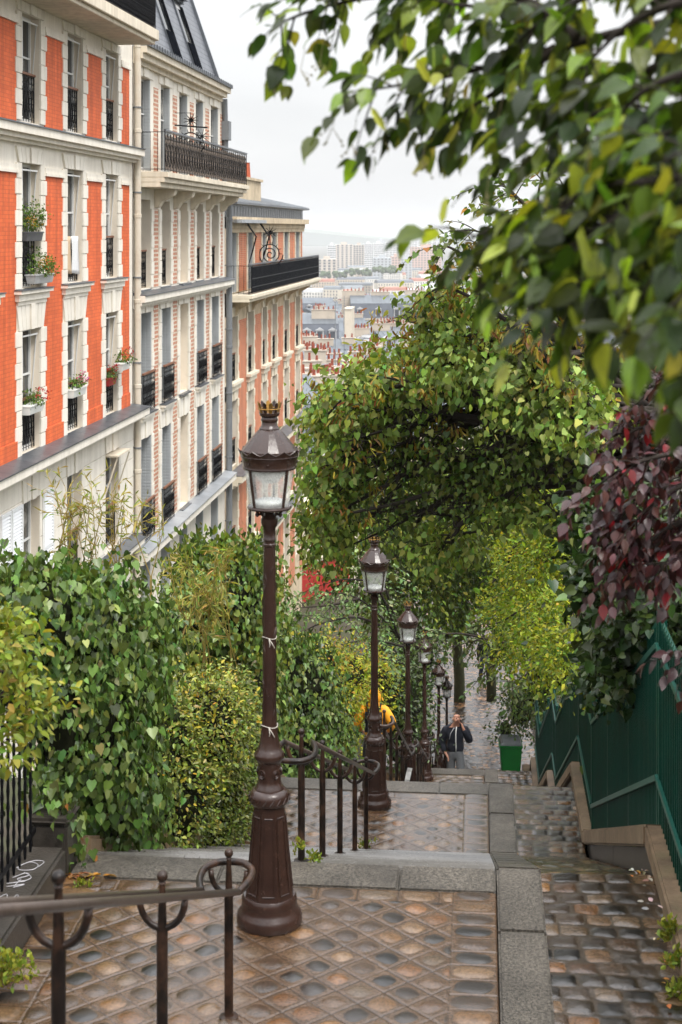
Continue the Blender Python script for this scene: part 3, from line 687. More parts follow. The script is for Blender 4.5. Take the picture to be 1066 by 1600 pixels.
    def voussoirs(s,m,u0,u1,z0,z1,n,w=.04,fan=.25):
        mb=MB()
        c=(u0+u1)/2; hw=(u1-u0)/2
        for k in range(n):
            a,b=-1+2*k/n,-1+2*(k+1)/n; g=.009
            q=lambda t,z,e: s.pt(c+t*hw*(1+e),0,z)
            pa=[(c+a*hw*(1-fan)+g,z0),(c+b*hw*(1-fan)-g,z0),(c+b*hw-g,z1),(c+a*hw+g,z1)]
            ww=w+(.03 if (k==n//2) else 0)
            vs=[s.pt(u,0,z) for u,z in pa]+[s.pt(u,ww,z) for u,z in pa]
            mb.add(vs,[(0,1,2,3),(7,6,5,4),(0,4,5,1),(1,5,6,2),(2,6,7,3),(3,7,4,0)])
        s.part(mb,'lintel',M[m])
    def ledge(s,u0,u1,z,pw,th,m,name='ledge',capm='zinc',soff=True):
        mb=MB(); s.box(mb,u0,u1,0,pw,z-th*.55,z-.025); s.box(mb,u0,u1,0,pw*.7,z-th*.8,z-th*.55); s.box(mb,u0,u1,0,pw*.35,z-th,z-th*.8)
        o=s.part(mb,name,M[m]); c=MB(); zb=s.zb
        n=max(1,int((u1-u0)/.62))
        for k in range(n):
            a,b=u0+(u1-u0)*k/n+.004,u0+(u1-u0)*(k+1)/n-.004
            vs=[s.pt(a,-.0,z+.05),s.pt(b,-.0,z+.05),s.pt(b,pw+.03,z-.012),s.pt(a,pw+.03,z-.012),s.pt(a,0,z-.02),s.pt(b,0,z-.02),s.pt(b,pw+.03,z-.035),s.pt(a,pw+.03,z-.035)]
            c.add(vs,[(0,1,2,3),(4,7,6,5),(0,4,5,1),(1,5,6,2),(2,6,7,3),(3,7,4,0)])
        c.build('flashing',M[capm],o); return o
    def shutter(s,u0,u1,z0,z1,w,m='shutterw',edge=None,n=None):
        mb=MB(); t=.05
        if edge is None:
            s.box(mb,u0,u0+t,w,w+.04,z0,z1); s.box(mb,u1-t,u1,w,w+.04,z0,z1)
            for z in (z0,(z0+z1)/2-.03,z1-.06): s.box(mb,u0+t,u1-t,w+.002,w+.038,z,z+.06)
            n=n or int((z1-z0)/.062)
            for k in range(n):
                z=z0+(k+.5)*(z1-z0)/n
                mb.add([s.pt(u0+t,w+.036,z-.022),s.pt(u1-t,w+.036,z-.022),s.pt(u1-t,w+.006,z+.022),s.pt(u0+t,w+.006,z+.022)],[(0,1,2,3)])
            mb.quad(s.pt(u0,w+.003,z0),s.pt(u1,w+.003,z0),s.pt(u1,w+.003,z1),s.pt(u0,w+.003,z1))
        else:  # folded leaves standing against the jamb (perpendicular to the facade)
            u=edge; wb,wf=u0,u1
            for k in range(2):
                uu=u-.03*k; s.box(mb,uu-.022,uu-.0,wb,wf,z0,z1)
            n=int((z1-z0)/.085)
            for k in range(n):
                z=z0+.05+(k)*(z1-z0-.1)/n
                for (a,b) in ((wb+.02,(wb+wf)/2-.012),((wb+wf)/2+.012,wf-.02)): s.box(mb,u-.064,u-.05,a,b,z,z+.045)
        return s.part(mb,'shutter',M[m])
    def body(s,u0,u1,z0,z1,back=-9.,front=-.35,m='plaster'):
        mb=MB(); s.box(mb,u0,u1,back,front,z0,z1); return s.part(mb,'core_wall',M[m])
def drainpipe(label,f,u,w,z0,z1,m,r=.06):
    o=f.world(u,w,z0); t=thing('drainpipe',label,'pipe',o)
    b=MB(); b.tube([(0,0,0),(0,0,z1-z0)],r,12); 
    k=0.
    while k<z1-z0: b.lathe([(r,0),(r+.012,.01),(r+.012,.09),(r,.1)],12,(0,0,k)); k+=2.05
    b.build('pipe',M[m],t,smooth=40)
    k=.6
    while k<z1-z0-.2:
        c=MB(); c.box(-.2,.02,-.015,.015,k,k+.03); c.lathe([(r+.004,0),(r+.02,.003),(r+.02,.035),(r+.004,.038)],12,(0,0,k)); c.build('bracket',M['pipeg'],t); k+=2.05
# --- orange house
B1=Fac(0,27.3,207,36.9,-12.,'orange_house','orange painted brick house with white quoins and flower boxes, nearest on the left')
f=B1; f.u0,f.u1=-3.2,9.66
cols=[(-1.75,-.6),(1.15,2.3),(4.1,5.25),(7.1,8.2)]
rows=[(-.12,2.2),(2.98,5.32),(6.1,8.12)]
low=[(-1.7,-.65,-3.2,-1.0),(1.25,2.3,-3.2,-1.02),(4.1,5.2,-3.2,-.98),(7.12,8.3,-3.2,-.95)]
base=[(a,b,-6.4,-4.3) for a,b in cols]
holes=[(a,b,c,d) for a,b in cols for c,d in rows]+low+base
mb=MB(); f.grid(mb,f.u0,f.u1,-12,8.6,holes,0,.22); w_=f.part(mb,'wall',[M['plaster'],M['reveal']])
f.body(f.u0,f.u1,-12,15,front=-.22,m='plaster')
for a,b in cols:
    for i,(c,d) in enumerate(rows):
        f.window(a,b,c,d,.215); f.grille(a+.02,b-.02,c+.03,.88 if i else .95,-.1)
        if i==1:
            k=MB(); f.box(k,a-.42,b+.42,-.2,.16,c-.09,c-.03); f.box(k,a-.36,b+.36,0,.1,c-.22,c-.09); f.box(k,a-.3,b+.3,0,.06,c-.3,c-.22); f.part(k,'sill',M['plaster'])
            k=MB(); f.box(k,a-.43,b+.43,-.2,.18,c-.028,c-.008); f.part(k,'sill_flashing',M['zinc'])
        k=MB()   # awning rail leaning along the jamb
        k.bar(f.pt(b-.02,-.05,d-.1),f.pt(b-.02,-.16,d-1.5),.018,.018); k.bar(f.pt(b-.03,-.03,d-.12),f.pt(a+.03,-.03,d-.12),.02,.03); f.part(k,'awning_arm',M['frame'])
for (a,b,c,d) in low: f.window(a,b,c,d,.215)
for (a,b,c,d) in base: f.window(a,b,c,d,.215)
for a,b in cols:
    k=MB()
    for c,d in rows:
        top=d if d<7 else d
        f.quoins('plaster',a,-1,c-.02 if c<0 else c-.3 if c<4 else c,top+.0,.30,.075,.285); f.quoins('plaster',b,1,c-.02 if c<0 else c-.3 if c<4 else c,top,.30,.075,.285)
    k=MB()
    for z0,z1 in ((2.2,2.68),(5.32,5.62)): f.voussoirs('plaster',a-.33,b+.33,z0+.005,z1,7,.04,.18)
    f.voussoirs('plaster',a-.33,b+.33,8.13,8.32,7,.035,.1)
for i,(a,b) in enumerate([(-.27,.80),(2.66,3.74),(5.6,6.74),(8.54,9.22)]):
    for z0,z1 in ((-.12,5.12),(6.08,7.86)):
        k=MB(); f.box(k,a-.06,b+.06,0,.02,z0,z1); f.part(k,'brick_panel',M['orange'])
        k=MB(); f.box(k,a-.1,b+.1,0,.07,z1,z1+.06); f.box(k,a-.1,b+.1,0,.05,z1+.06,z1+.16); f.part(k,'panel_cap',M['plaster'])
        if z0<0:
            k=MB(); f.box(k,a-.06,b+.06,.02,.045,z0,z0+.32); f.part(k,'panel_base',M['orange'])
k=MB()
zz=-.52
while zz>-3.1:   # rusticated white courses of the lower floor
    h=.44; hs=[(a,b,c,d) for a,b,c,d in low]
    us=sorted({f.u0,f.u1}|{x for a,b,c,d in hs for x in (a,b)})
    for a,b in zip(us[:-1],us[1:]):
        m=(a+b)/2
        hit=[q for q in hs if q[0]<m<q[1]]
        lo,hi=zz-h+.008,zz-.008
        if hit:
            lo=max(lo,hit[0][3])
        if hi-lo>.03: f.box(k,a+(.0 if hit else .0),b,0,.022,lo,hi)
    zz-=h
f.part(k,'stone_courses',M['plaster'])
for (a,b,c,d) in low:
    k=MB(); f.voussoirs('plaster',a-.12,b+.12,d+.01,-.5,5,.05,.1)
f.ledge(f.u0,f.u1+.02,6.02,.3,.34,'plaster'); f.ledge(f.u0,f.u1+.02,-.15,.42,.36,'plaster'); f.ledge(f.u0,f.u1+.02,-3.28,.3,.3,'plaster')
for (a,b) in ((-.1,.45),(.5,1.12),(2.42,3.05)): f.shutter(a,b,-3.2,-1.0,.03)
k=MB(); k.bar(f.pt(7.1,.05,-1.0),f.pt(8.3,.05,-1.0),.5,.04); k.bar(f.pt(7.15,.28,-1.05),f.pt(7.15,-.1,-2.2),.03,.03); k.bar(f.pt(8.25,.28,-1.05),f.pt(8.25,-.1,-2.2),.03,.03); f.part(k,'awning',M['plaster_cream'])
for a,b,c,d in low[2:]: f.grille(a+.02,b-.02,c+.05,.9,-.08)
# balcony across the top with its dark railing, storey and slate roof above
k=MB(); f.box(k,f.u0,8.25,0,.98,8.42,8.66); f.box(k,f.u0,8.2,0,.9,8.33,8.42); sl=f.part(k,'balcony_slab',M['plaster_cream'],bevel=.01)
f.grille(f.u0,8.2,8.67,.95,.9,'balcony_railing',True,'zinc',dense=1.5)
k=MB(); f.box(k,f.u0,8.18,.86,.872,8.7,9.55); f.part(k,'balcony_screen',M['screen'])
k=MB(); f.box(k,f.u0,f.u1,-8.9,-.25,8.6,11.6); f.part(k,'attic_wall',M['plaster_cream'])
k=MB(); f.box(k,f.u0-.1,f.u1+.02,-9,.2,11.6,11.9); f.part(k,'cornice',M['plaster_cream'])
k=MB(); k.prism([(.2,11.9-f.zb),(1.6,15-f.zb),(8,15.4-f.zb),(9,11.9-f.zb)],'x',f.u0,f.u1); f.part(k,'roof',M['slate'])
drainpipe('cream drainpipe running down between the orange house and the cream house',f,9.78,.1,-10,8.6,'pipe',.085)
# --- cream house with patterned brick strips
B2=Fac(210,37.1,354,49.5,-16.,'cream_house','cream stone house with thin patterned brick strips and a reed screened balcony')
f=B2; U0,U1=-.12,12.15
cols=[(.55,1.7),(2.9,4.0),(5.2,6.3),(7.5,8.6),(9.8,11.0)]; blind=(2,)
rows=[(-3.62,-1.1,.28),(-.45,2.0,.28),(2.6,4.82,.3),(5.55,7.85,.2)]
holes=[]
for i,(a,b) in enumerate(cols):
    for j,(c,d,dp) in enumerate(rows):
        holes.append((a,b,c,d,dp,1) if (i in blind and j<3) else (a,b,c,d,dp))
    holes.append((a,b,-6.6,-4.12,.28)); holes.append((a,b,-9.8,-7.4,.28))
mb=MB(); f.grid(mb,U0,U1,-16,8.2,holes,0,.28); f.part(mb,'wall',[M['plaster'],M['reveal']])
f.body(U0,U1,-16,8.3,front=-.3,m='plaster')
for i,(a,b) in enumerate(cols):
    for j,(c,d,dp) in enumerate(rows):
        if i in blind and j<3: 
            k=MB(); f.box(k,a-.02,b+.02,-dp,.12,c-.07,c-.02); f.part(k,'sill_flashing',M['zinc']); continue
        f.window(a,b,c,d,dp-.005)
        if j<2:
            f.shutter(-dp+.06,.03,c+.02,d-.02,0,'shutter',edge=b-.004); f.shutter(-dp+.06,.03,c+.02,d-.02,0,'shutter',edge=a+.068)
            f.grille(a-.03,b+.06,c+.0,.95,.1,ret=.1)
        elif j==2: f.grille(a+.02,b-.02,c+.02,.9,-.12)
        else: f.shutter(-dp+.03,-.0,c+.02,d-.02,0,'shutter',edge=b-.004)
        if j==1:
            k=MB(); f.box(k,a-.12,b+.14,-.2,.16,c-.1,c-.04); f.box(k,a-.08,b+.1,0,.1,c-.2,c-.1); o=f.part(k,'sill',M['plaster']); k=MB(); f.box(k,a-.13,b+.15,-.2,.18,c-.038,c-.015); f.part(k,'sill_flashing',M['zinc'],o)
        if j in (0,2):
            k=MB(); f.box(k,a-.02,b+.04,-dp,.02,c-.1,c-.02); f.part(k,'sill_flashing',M['zinc'])
    f.window(a,b,-6.6,-4.12,.27); f.shutter(-.22,.0,-6.58,-4.14,0,'shutter',edge=b-.004); f.window(a,b,-9.8,-7.4,.27)
    k=MB()
    for z0,z1 in ((-3.62,-1.1),(-.45,2.),(2.6,4.6)):
        f.quoins('plaster',a,-1,z0,z1,.26,.055,.33,.03); f.quoins('plaster',b,1,z0,z1,.26,.055,.33,.03)
    k=MB(); f.voussoirs('plaster',a-.3,b+.3,-1.09,-.58,5,.035,.15); f.voussoirs('plaster',a-.3,b+.3,2.01,2.3,5,.035,.15)
    f.voussoirs('plaster',a-.3,b+.3,7.86,8.15,3,.02,.02)
mids=[.15]+[(cols[i][1]+cols[i+1][0])/2 for i in range(4)]+[11.55]
for i,c in enumerate(mids):
    wd=.2 if i not in (0,5) else .13
    if i==0: continue
    for z0,z1 in ((-3.6,-.55),(-.45,2.28),(2.6,4.6),(5.5,7.7)):
        k=MB(); f.box(k,c-wd-.06,c+wd+.06,0,.012,z0,z1); f.part(k,'brick_strip',M['brickp'])
    k=MB(); z=5.1-f.zb   # stone bracket under the balcony
    k.prism([(-.0,4.62-f.zb),(-.12,4.66-f.zb),(-.2,4.8-f.zb),(-.5,4.95-f.zb),(-.55,5.1-f.zb),(0,5.1-f.zb)],'x',c-.17,c+.17); f.part(k,'bracket',M['plaster_cream'],bevel=.01)
f.ledge(U0,U1+.15,2.5,.3,.34,'plaster'); f.ledge(U0,U1+.1,-3.7,.36,.4,'plaster',capm='zinc_light'); f.ledge(U0,U1,-6.9,.3,.3,'plaster')
k=MB(); f.box(k,.1,12.05,0,.62,5.1,5.22); f.box(k,.1,12.1,0,.72,5.22,5.34); f.box(k,.1,12.15,0,.8,5.34,5.47); f.part(k,'balcony_slab',M['plaster_cream'],bevel=.01)
f.grille(.15,12.05,5.49,.97,.72,'balcony_railing',True,'zinc',ret=.72,dense=.45)
k=MB(); n=150
for q in range(n):
    u=.17+11.86*q/n; k.box(u,u+.068,-.715+.004*(q%3),-.703+.004*(q%3),5.52-f.zb,6.36-f.zb+.03*random.random())
f.part(k,'reed_screen',M['reed'])
k=MB(); f.box(k,U0,11.3,0,.24,8.2,8.34); f.box(k,U0,11.4,0,.34,8.34,8.5); f.box(k,U0,11.25,0,.1,8.08,8.2); f.part(k,'cornice',M['plaster_cream'])
k=MB(); f.box(k,U0,11.42,.12,.4,8.5,8.6)
for q in range(38): f.box(k,.1+q*.3,.14+q*.3,.39,.415,8.5,8.62)
f.part(k,'gutter',M['zinc'])
k=MB(); k.prism([(.02,8.5-f.zb),(1.15,11.9-f.zb),(1.5,12.3-f.zb),(8.5,13-f.zb),(9.2,8.5-f.zb)],'x',U0,11.35); rf=f.part(k,'roof',M['slate'])
k=MB(); k.bar(f.pt(11.33,.03,8.5),f.pt(11.33,-1.15,11.95),.09,.12); f.part(k,'roof_edge',M['zinc'],rf)
def SW(z,o=0.): return -.02-(z-8.5)*(1.13/3.4)+o
for c in (1.3,5.4,8.3):
    def slab(m,u0,u1,z0,z1,o0,o1):
        vs=[f.pt(u,SW(z,o),z) for z in (z0,z1) for o in (o0,o1) for u in (u0,u1)]
        m.add(vs,[(0,2,3,1),(4,5,7,6),(0,1,5,4),(2,6,7,3),(0,4,6,2),(1,3,7,5)])
    k=MB(); slab(k,c-.52,c-.42,8.62,10.9,-.2,.05); slab(k,c+.42,c+.52,8.62,10.9,-.2,.05); slab(k,c-.42,c+.42,10.72,10.9,-.2,.045); d_=f.part(k,'dormer',M['zinc'])
    k=MB(); slab(k,c-.66,c+.66,10.9,11.0,-.3,.3); slab(k,c-.62,c+.62,11.0,11.12,-.3,.24); slab(k,c-.58,c+.58,10.8,10.9,-.2,.16); k.build('dormer_roof',M['zinc'],d_)
    k=MB(); slab(k,c-.42,c+.42,8.62,10.72,-.1,.02); k.build('dormer_window',M['frame'],d_)
    k=MB(); slab(k,c-.36,c-.03,9.6,10.6,.0,.03); slab(k,c+.03,c+.36,9.6,10.6,.0,.03); k.build('pane',M['pane'],d_)
    k=MB(); slab(k,c-.5,c+.5,8.62,9.55,.06,.085); k.build('dormer_guard',M['screen'],d_)
    k=MB(); slab(k,c+.36,c+.42,9.5,10.7,.0,.1); k.build('dormer_shutter',M['screen'],d_)
drainpipe('dark grey drainpipe at the far edge of the cream house',f,12.3,.12,-10,5.1,'pipeg',.1)
k=MB(); f.box(k,11.5,11.95,-.1,.25,6.9,7.5); k.tube([f.pt(11.7,.1,5.6),f.pt(11.7,.1,7)],.1,10); k.tube([f.pt(11.7,.1,7.4),f.pt(11.6,.1,8.2)],.09,10); f.part(k,'hopper_pipe',M['pipeg'])
# --- brick house with buff quoins
B3=Fac(357,54,472,73,-18.,'brick_house','red brick house with buff stone quoins and a black screened balcony, third on the left')
f=B3; U0,U1=0,19.12
cols=[(.2,1.6),(3.8,5.1),(7.2,8.3),(9.7,11.0),(13.1,14.5),(16.7,18.1)]
rows=[(-4.4,-2.05),(-1.35,.95),(1.8,4.1),(-7.6,-5.2),(-11,-8.6)]
holes=[(a,b,c,d) for a,b in cols for c,d in rows]
mb=MB(); f.grid(mb,U0,U1,-18,4.5,holes,0,.3); f.part(mb,'wall',[M['stone'],M['reveal']])
f.body(U0,U1,-18,4.5,front=-.31,m='stone')
for a,b in cols:
    for j,(c,d) in enumerate(rows):
        f.window(a,b,c,d,.29)
        if j in (0,1,3): f.grille(a+.02,b-.02,c+.02,.9,-.06,scroll=True)
        if j in (1,3):
            k=MB(); f.box(k,a-.3,b+.3,-.2,.22,c-.12,c); f.box(k,a-.22,b+.22,0,.14,c-.32,c-.12); f.part(k,'sill',M['quoin'],bevel=.01)
        if j==2: f.shutter(-.25,.0,c,d,0,'shutter',edge=b-.004)
    k=MB()
    for z0,z1 in ((-4.5,-2.05),(-1.65,.95),(-7.9,-5.2),(-11,-8.6),(1.8,4.1)):
        f.quoins('quoin',a,-1,z0,z1,.2,.1 if z0<1.7 else .02,.3,.05); f.quoins('quoin',b,1,z0,z1,.2,.1 if z0<1.7 else .02,.3,.05)
    k=MB(); f.voussoirs('quoin',a-.2,b+.2,-2.04,-1.7,5,.05,.15); f.voussoirs('quoin',a-.2,b+.2,.96,1.3,3,.08,.15); f.voussoirs('quoin',a-.2,b+.2,-5.19,-4.85,5,.05,.15)
    k=MB(); c=(a+b)/2
    k.prism([(0,.95-f.zb),(-.16,1.0-f.zb),(-.25,1.2-f.zb),(-.6,1.4-f.zb),(-.62,1.5-f.zb),(0,1.5-f.zb)],'x',c-.16,c+.16); f.part(k,'bracket',M['stone'])
for a,b in [(1.92,3.5),(5.42,6.9),(8.62,9.4),(11.32,12.8),(14.82,16.4),(18.42,18.95)]:
    for z0,z1 in ((-4.45,.75),(1.8,4.1),(-12,-5.0)):
        k=MB(); f.box(k,a-.12,b+.12,0,.025,z0,z1); f.part(k,'brick_panel',M['brick'])
f.ledge(U0,U1+.2,-4.6,.5,.45,'quoin'); f.ledge(U0,U1+.2,-7.95,.4,.35,'quoin')
k=MB(); f.box(k,.0,19.6,0,.75,1.5,1.62); f.box(k,.0,19.7,0,.85,1.62,1.75); f.part(k,'balcony_slab',M['quoin'],bevel=.01)
f.grille(.05,19.6,1.78,1.02,.72,'balcony_railing',False,'zinc',ret=.72)
k=MB(); f.box(k,.45,19.6,.735,.75,1.82,2.75)
f.part(k,'balcony_screen',M['screen'])
k=MB()
for q in range(66):
    u=.5+q*.29; f.box(k,u,u+.03,.75,.754,1.85,2.76)
for z in (2.0,2.3,2.72): f.box(k,.5,19.6,.753,.768,z,z+.022)
f.part(k,'screen_ribs',M['iron'])
k=MB(); f.box(k,-.05,19.2,-.0,.14,4.1,4.3); f.box(k,-.05,19.3,0,.32,4.3,4.52); f.box(k,-.05,19.15,0,.1,3.95,4.1); f.part(k,'cornice',M['stone'])
k=MB(); k.prism([(0.,4.52-f.zb),(0.,4.95-f.zb),(-.32,4.97-f.zb),(-.32,5.05-f.zb),(2.,5.55-f.zb),(8.8,5.7-f.zb),(9,4.52-f.zb)],'x',-.02,19.4); rf=f.part(k,'roof',M['zinc'])
k=MB()
for q in range(32): f.box(k,q*.6,q*.6+.03,.0,.015,4.55,4.95)
for q in range(32): k.bar(f.pt(q*.6+.1,.32,5.07),f.pt(q*.6+.1,-2,5.57),.03,.03)
k.build('seams',M['zinc_light'],rf)
k=MB(); f.box(k,-.05,5.4,0,.5,4.3,4.42); f.part(k,'canopy',M['zinc_light'])
k=MB(); f.box(k,5.5,9.2,-1.1,-.35,4.9,6.0); f.box(k,5.4,9.3,-1.18,-.27,6.0,6.1); ch=f.part(k,'chimney',M['stone'])
for u,h in ((5.9,.3),(7.6,.62)):
    k=MB(); k.lathe([(.2,0),(.16,h),(.18,h+.02)],10,(u,.7,6.1-f.zb)); k.build('chimney_pot',M['terracotta'],ch,smooth=40)
# ironwork sculptures on the balconies
def spiral_iron(f,u,w,z,s,label):
    o=f.world(u,w,z); t=thing('iron_spiral',label,'sculpture',o,TH)
    b=MB()
    b.tube([(s*.55*(q/18.8+.08)*math.cos(q),0,s*(.75)+s*.55*(q/18.8+.08)*math.sin(q)) for q in np.linspace(0,18.8,60)],.028*s,5)
    for k in range(14):
        q=12.6+k*.45; r=s*.55*(q/18.8+.08); c,n=math.cos(q),math.sin(q)
        b.tube([(r*c,0,s*.75+r*n),(r*1.38*c,.05*(k%3-1),s*.75+r*1.38*n)],[.02*s,.005],4)
    b.tube([(0,0,0),(.0,0,.2*s)],.03*s,5); b.build('coil',M['iron'],t,smooth=True)
    b=MB()
    for k in range(11):
        q=k*.571; b.tube([(0,0,s*1.75),(s*.34*math.cos(q),.08*(k%2),s*1.75+s*.34*math.sin(q))],[.03*s,.006],4)
    b.tube([(0,0,s*1.2),(-.05,0,s*1.75)],.022*s,5); b.build('star',M['iron'],t,smooth=True)
    return t
spiral_iron(B3,6.6,.45,2.45,.85,'black iron spiral with spikes above the black screened balcony')
t=spiral_iron(B2,4.6,.45,5.95,.62,'black iron spiral and branches above the reed screened balcony')
b=MB(); b.bar((-.45,0,.95),(.45,0,.88),.035,.04); b.bar((-.35,0,.2),(-.35,0,1.3),.015,.015); b.bar((-.45,0,1.28),(.0,0,1.28),.015,.015)
for k in range(9): q=k*.7; b.tube([(.3,0,.65),(.3+.25*math.cos(q),.1,.65+.25*math.sin(q))],[.014,.004],4)
b.build('perch',M['iron'],t)
for u,w in ((.9,.35),(3.9,.35)):
    b=MB(); b.tube([(0,0,0),(.35,-.05,-.5),(.2,-.08,-1.1),(.05,-.1,-1.6)],[.04,.03,.03,.01],5); tag(b.build('iron_hook',M['iron'],loc=B3.world(u+1.2,.3,4.3)),'wavy black iron rod hanging under the roof canopy of the brick house','ironwork','iron rods under the canopy')
# laundry on the orange house
for (u0,u1,zl,col,l) in ((4.15,4.62,.8,(.58,.42,.27),'tan towel hanging over the middle window railing of the orange house'),(4.66,5.2,.82,(.72,.72,.72),'white towel hanging over the middle window railing of the orange house')):
    b=MB(); N=8; vs=[]
    for j in range(N+1):
        for i in range(6): vs.append(B1.pt(u0+(u1-u0)*i/5,-.055+.015*math.sin(i*2.1+j*.4),3.93-zl*j/N*(.92+.05*i/5)))
    b.add(vs,[(j*6+i,j*6+i+1,(j+1)*6+i+1,(j+1)*6+i) for j in range(N) for i in range(5)])
    b.add([B1.pt(u0,-.15,3.6),B1.pt(u1,-.15,3.6),B1.pt(u1,-.055,3.935),B1.pt(u0,-.055,3.935)],[(0,1,2,3)])
    for q in range(len(b.v)): b.v[q]=tuple(B1.W@Vector(b.v[q]))
    o=b.build('towel',mat('towel',col,.95,.1,20),smooth=True,fix=False); m_=o.modifiers.new('t','SOLIDIFY'); m_.thickness=.012; tag(o,l,'towel')
FLO=attr_mat('petal',.6,.3,.3)
def flower_box(label,u0,u1,w,z,boxm,fl,big=0,rows=1):
    o=B1.world((u0+u1)/2,w,z); t=thing('flower_box',label,'flower box',o,B1.rz,'flower boxes on the orange house'); L=u1-u0
    b=MB(); b.add([(-L/2+.03,-.07,0),(L/2-.03,-.07,0),(L/2-.03,.07,0),(-L/2+.03,.07,0),(-L/2,-.1,.17),(L/2,-.1,.17),(L/2,.1,.17),(-L/2,.1,.17)],[(0,3,2,1),(4,5,6,7),(0,1,5,4),(1,2,6,5),(2,3,7,6),(3,0,4,7)]); b.box(-L/2-.01,L/2+.01,-.11,.11,.15,.18); b.build('box',boxm,t,bevel=.008)
    C,O,_=cloud([(0,-.02,.27+big*.12,L*.5,.17+big*.06,.13+big*.16)],int(46+big*60),6,.05,.2); L_,N_=orient(O,'tree'); n=len(C)
    blades('leaves',C,L_,N_,.055*(.7+.6*RNG.random(n)),'hex',colours(n,[(.05,.10,.02),(.09,.16,.03),(.15,.22,.04)]),LEAF(),t)
    C,O,_=cloud([(fl[1],-.08,.36,L*.3,.12,.12)],9,14,.028,.4); n=len(C); blades('flowers',C,O+.6*RNG.standard_normal((n,3)),RNG.standard_normal((n,3)),.035*(.7+.6*RNG.random(n)),'hex',colours(n,fl[0]),FLO,t)
RED_=[(.5,.01,.012),(.38,.008,.01)]; PNK=[(.55,.02,.25),(.5,.015,.02),(.6,.05,.35)]; YLW=[(.55,.35,.03),(.5,.2,.03)]
def flower_boxes():
    P0=M['white']; G0=mat('box_grey',(.10,.10,.105),.6)
    flower_box('white flower box with a few red geraniums on the lowest left window',1.25,2.15,.06,.62,P0,(RED_,.25))
    flower_box('white flower box with pink and red geraniums on the middle lower window',4.15,5.1,.06,.62,P0,(PNK,.25))
    flower_box('small dark red flower pot box under the pale one at the right lower window',7.1,7.75,.02,.56,mat('box_red',(.3,.02,.02),.5),(RED_,.0))
    flower_box('pale flower box held forward on the right lower window',7.55,8.3,.2,.86,P0,(RED_,.3))
    flower_box('grey box overflowing with leaves on the railing of the upper left window',1.2,2.2,.02,3.86,G0,(YLW,-.1),1.2)
    flower_box('tilted grey box of yellow flowers standing on the sill of the upper left window',1.3,2.5,.14,3.06,mat('box_pale',(.4,.4,.4),.6),(YLW,.1),.6)
# --- red cafe at the foot of the houses and its terrace
cf=Fac(470,74,560,78,-17,'cafe','low cafe with a bright red front seen through leaves beyond the brick house')
Mr=mat('cafe_red',(.36,.03,.025),.45,.2,3); Mdk=mat('cafe_dark',(.03,.022,.02),.4,.3,3)
k=MB(); cf.box(k,-1,5,-6,0,-17,-9.8); cf.part(k,'wall',M['plaster_cream'])
k=MB(); cf.box(k,-1,4,0,.08,-14.2,-12.2); cf.part(k,'sign_board',Mr)
k=MB(); cf.box(k,-1,5,.0,.25,-12.1,-11.95); cf.part(k,'cornice',M['plaster_cream'])
k=MB(); cf.box(k,-.8,1.4,.0,.05,-17,-14.4); cf.box(k,1.6,3.6,.0,.05,-17,-14.4); cf.part(k,'shop_window',Mdk)
k=MB(); k.prism([(-.1,-14.3+17),(-1.5,-14.8+17),(-1.5,-14.9+17),(-.1,-14.4+17)],'x',0,4.5); cf.part(k,'awning',Mr)
# ---------------------------------------------------------------- the city below
def cm(name,col,var=.15): return mat(name,col,.8,var,.12,dirt=tuple(c*.6 for c in col),dscale=.2,damt=.4)
CW=[cm('city_cream',(.60,.53,.43)),cm('city_white',(.66,.63,.58)),cm('city_buff',(.50,.41,.31)),cm('city_grey',(.40,.39,.38))]
CR=[mat('roof_zinc',(.13,.145,.16),.45,.2,.3,metal=.3),mat('roof_slate',(.09,.10,.12),.5,.25,.4),mat('roof_pale',(.42,.42,.42),.6,.2,.3),mat('roof_tile',(.30,.12,.08),.8,.25,.4)]
CWIN=mat('city_window',(.07,.075,.085),.25,.3,2); CPOT=mat('city_pot',(.24,.055,.03),.8,.3,3); CSTK=mat('chimney_stack',(.50,.43,.35),.85,.2,1,dirt=(.25,.2,.16),dscale=.5,damt=.6)
POTM=MB().lathe([(.14,0),(.11,1),(.14,1.04)],7).mesh('chimney_pot',CPOT); WINM=MB().box(-.5,.5,-.05,.02,-.95,.95).mesh('window',CWIN)
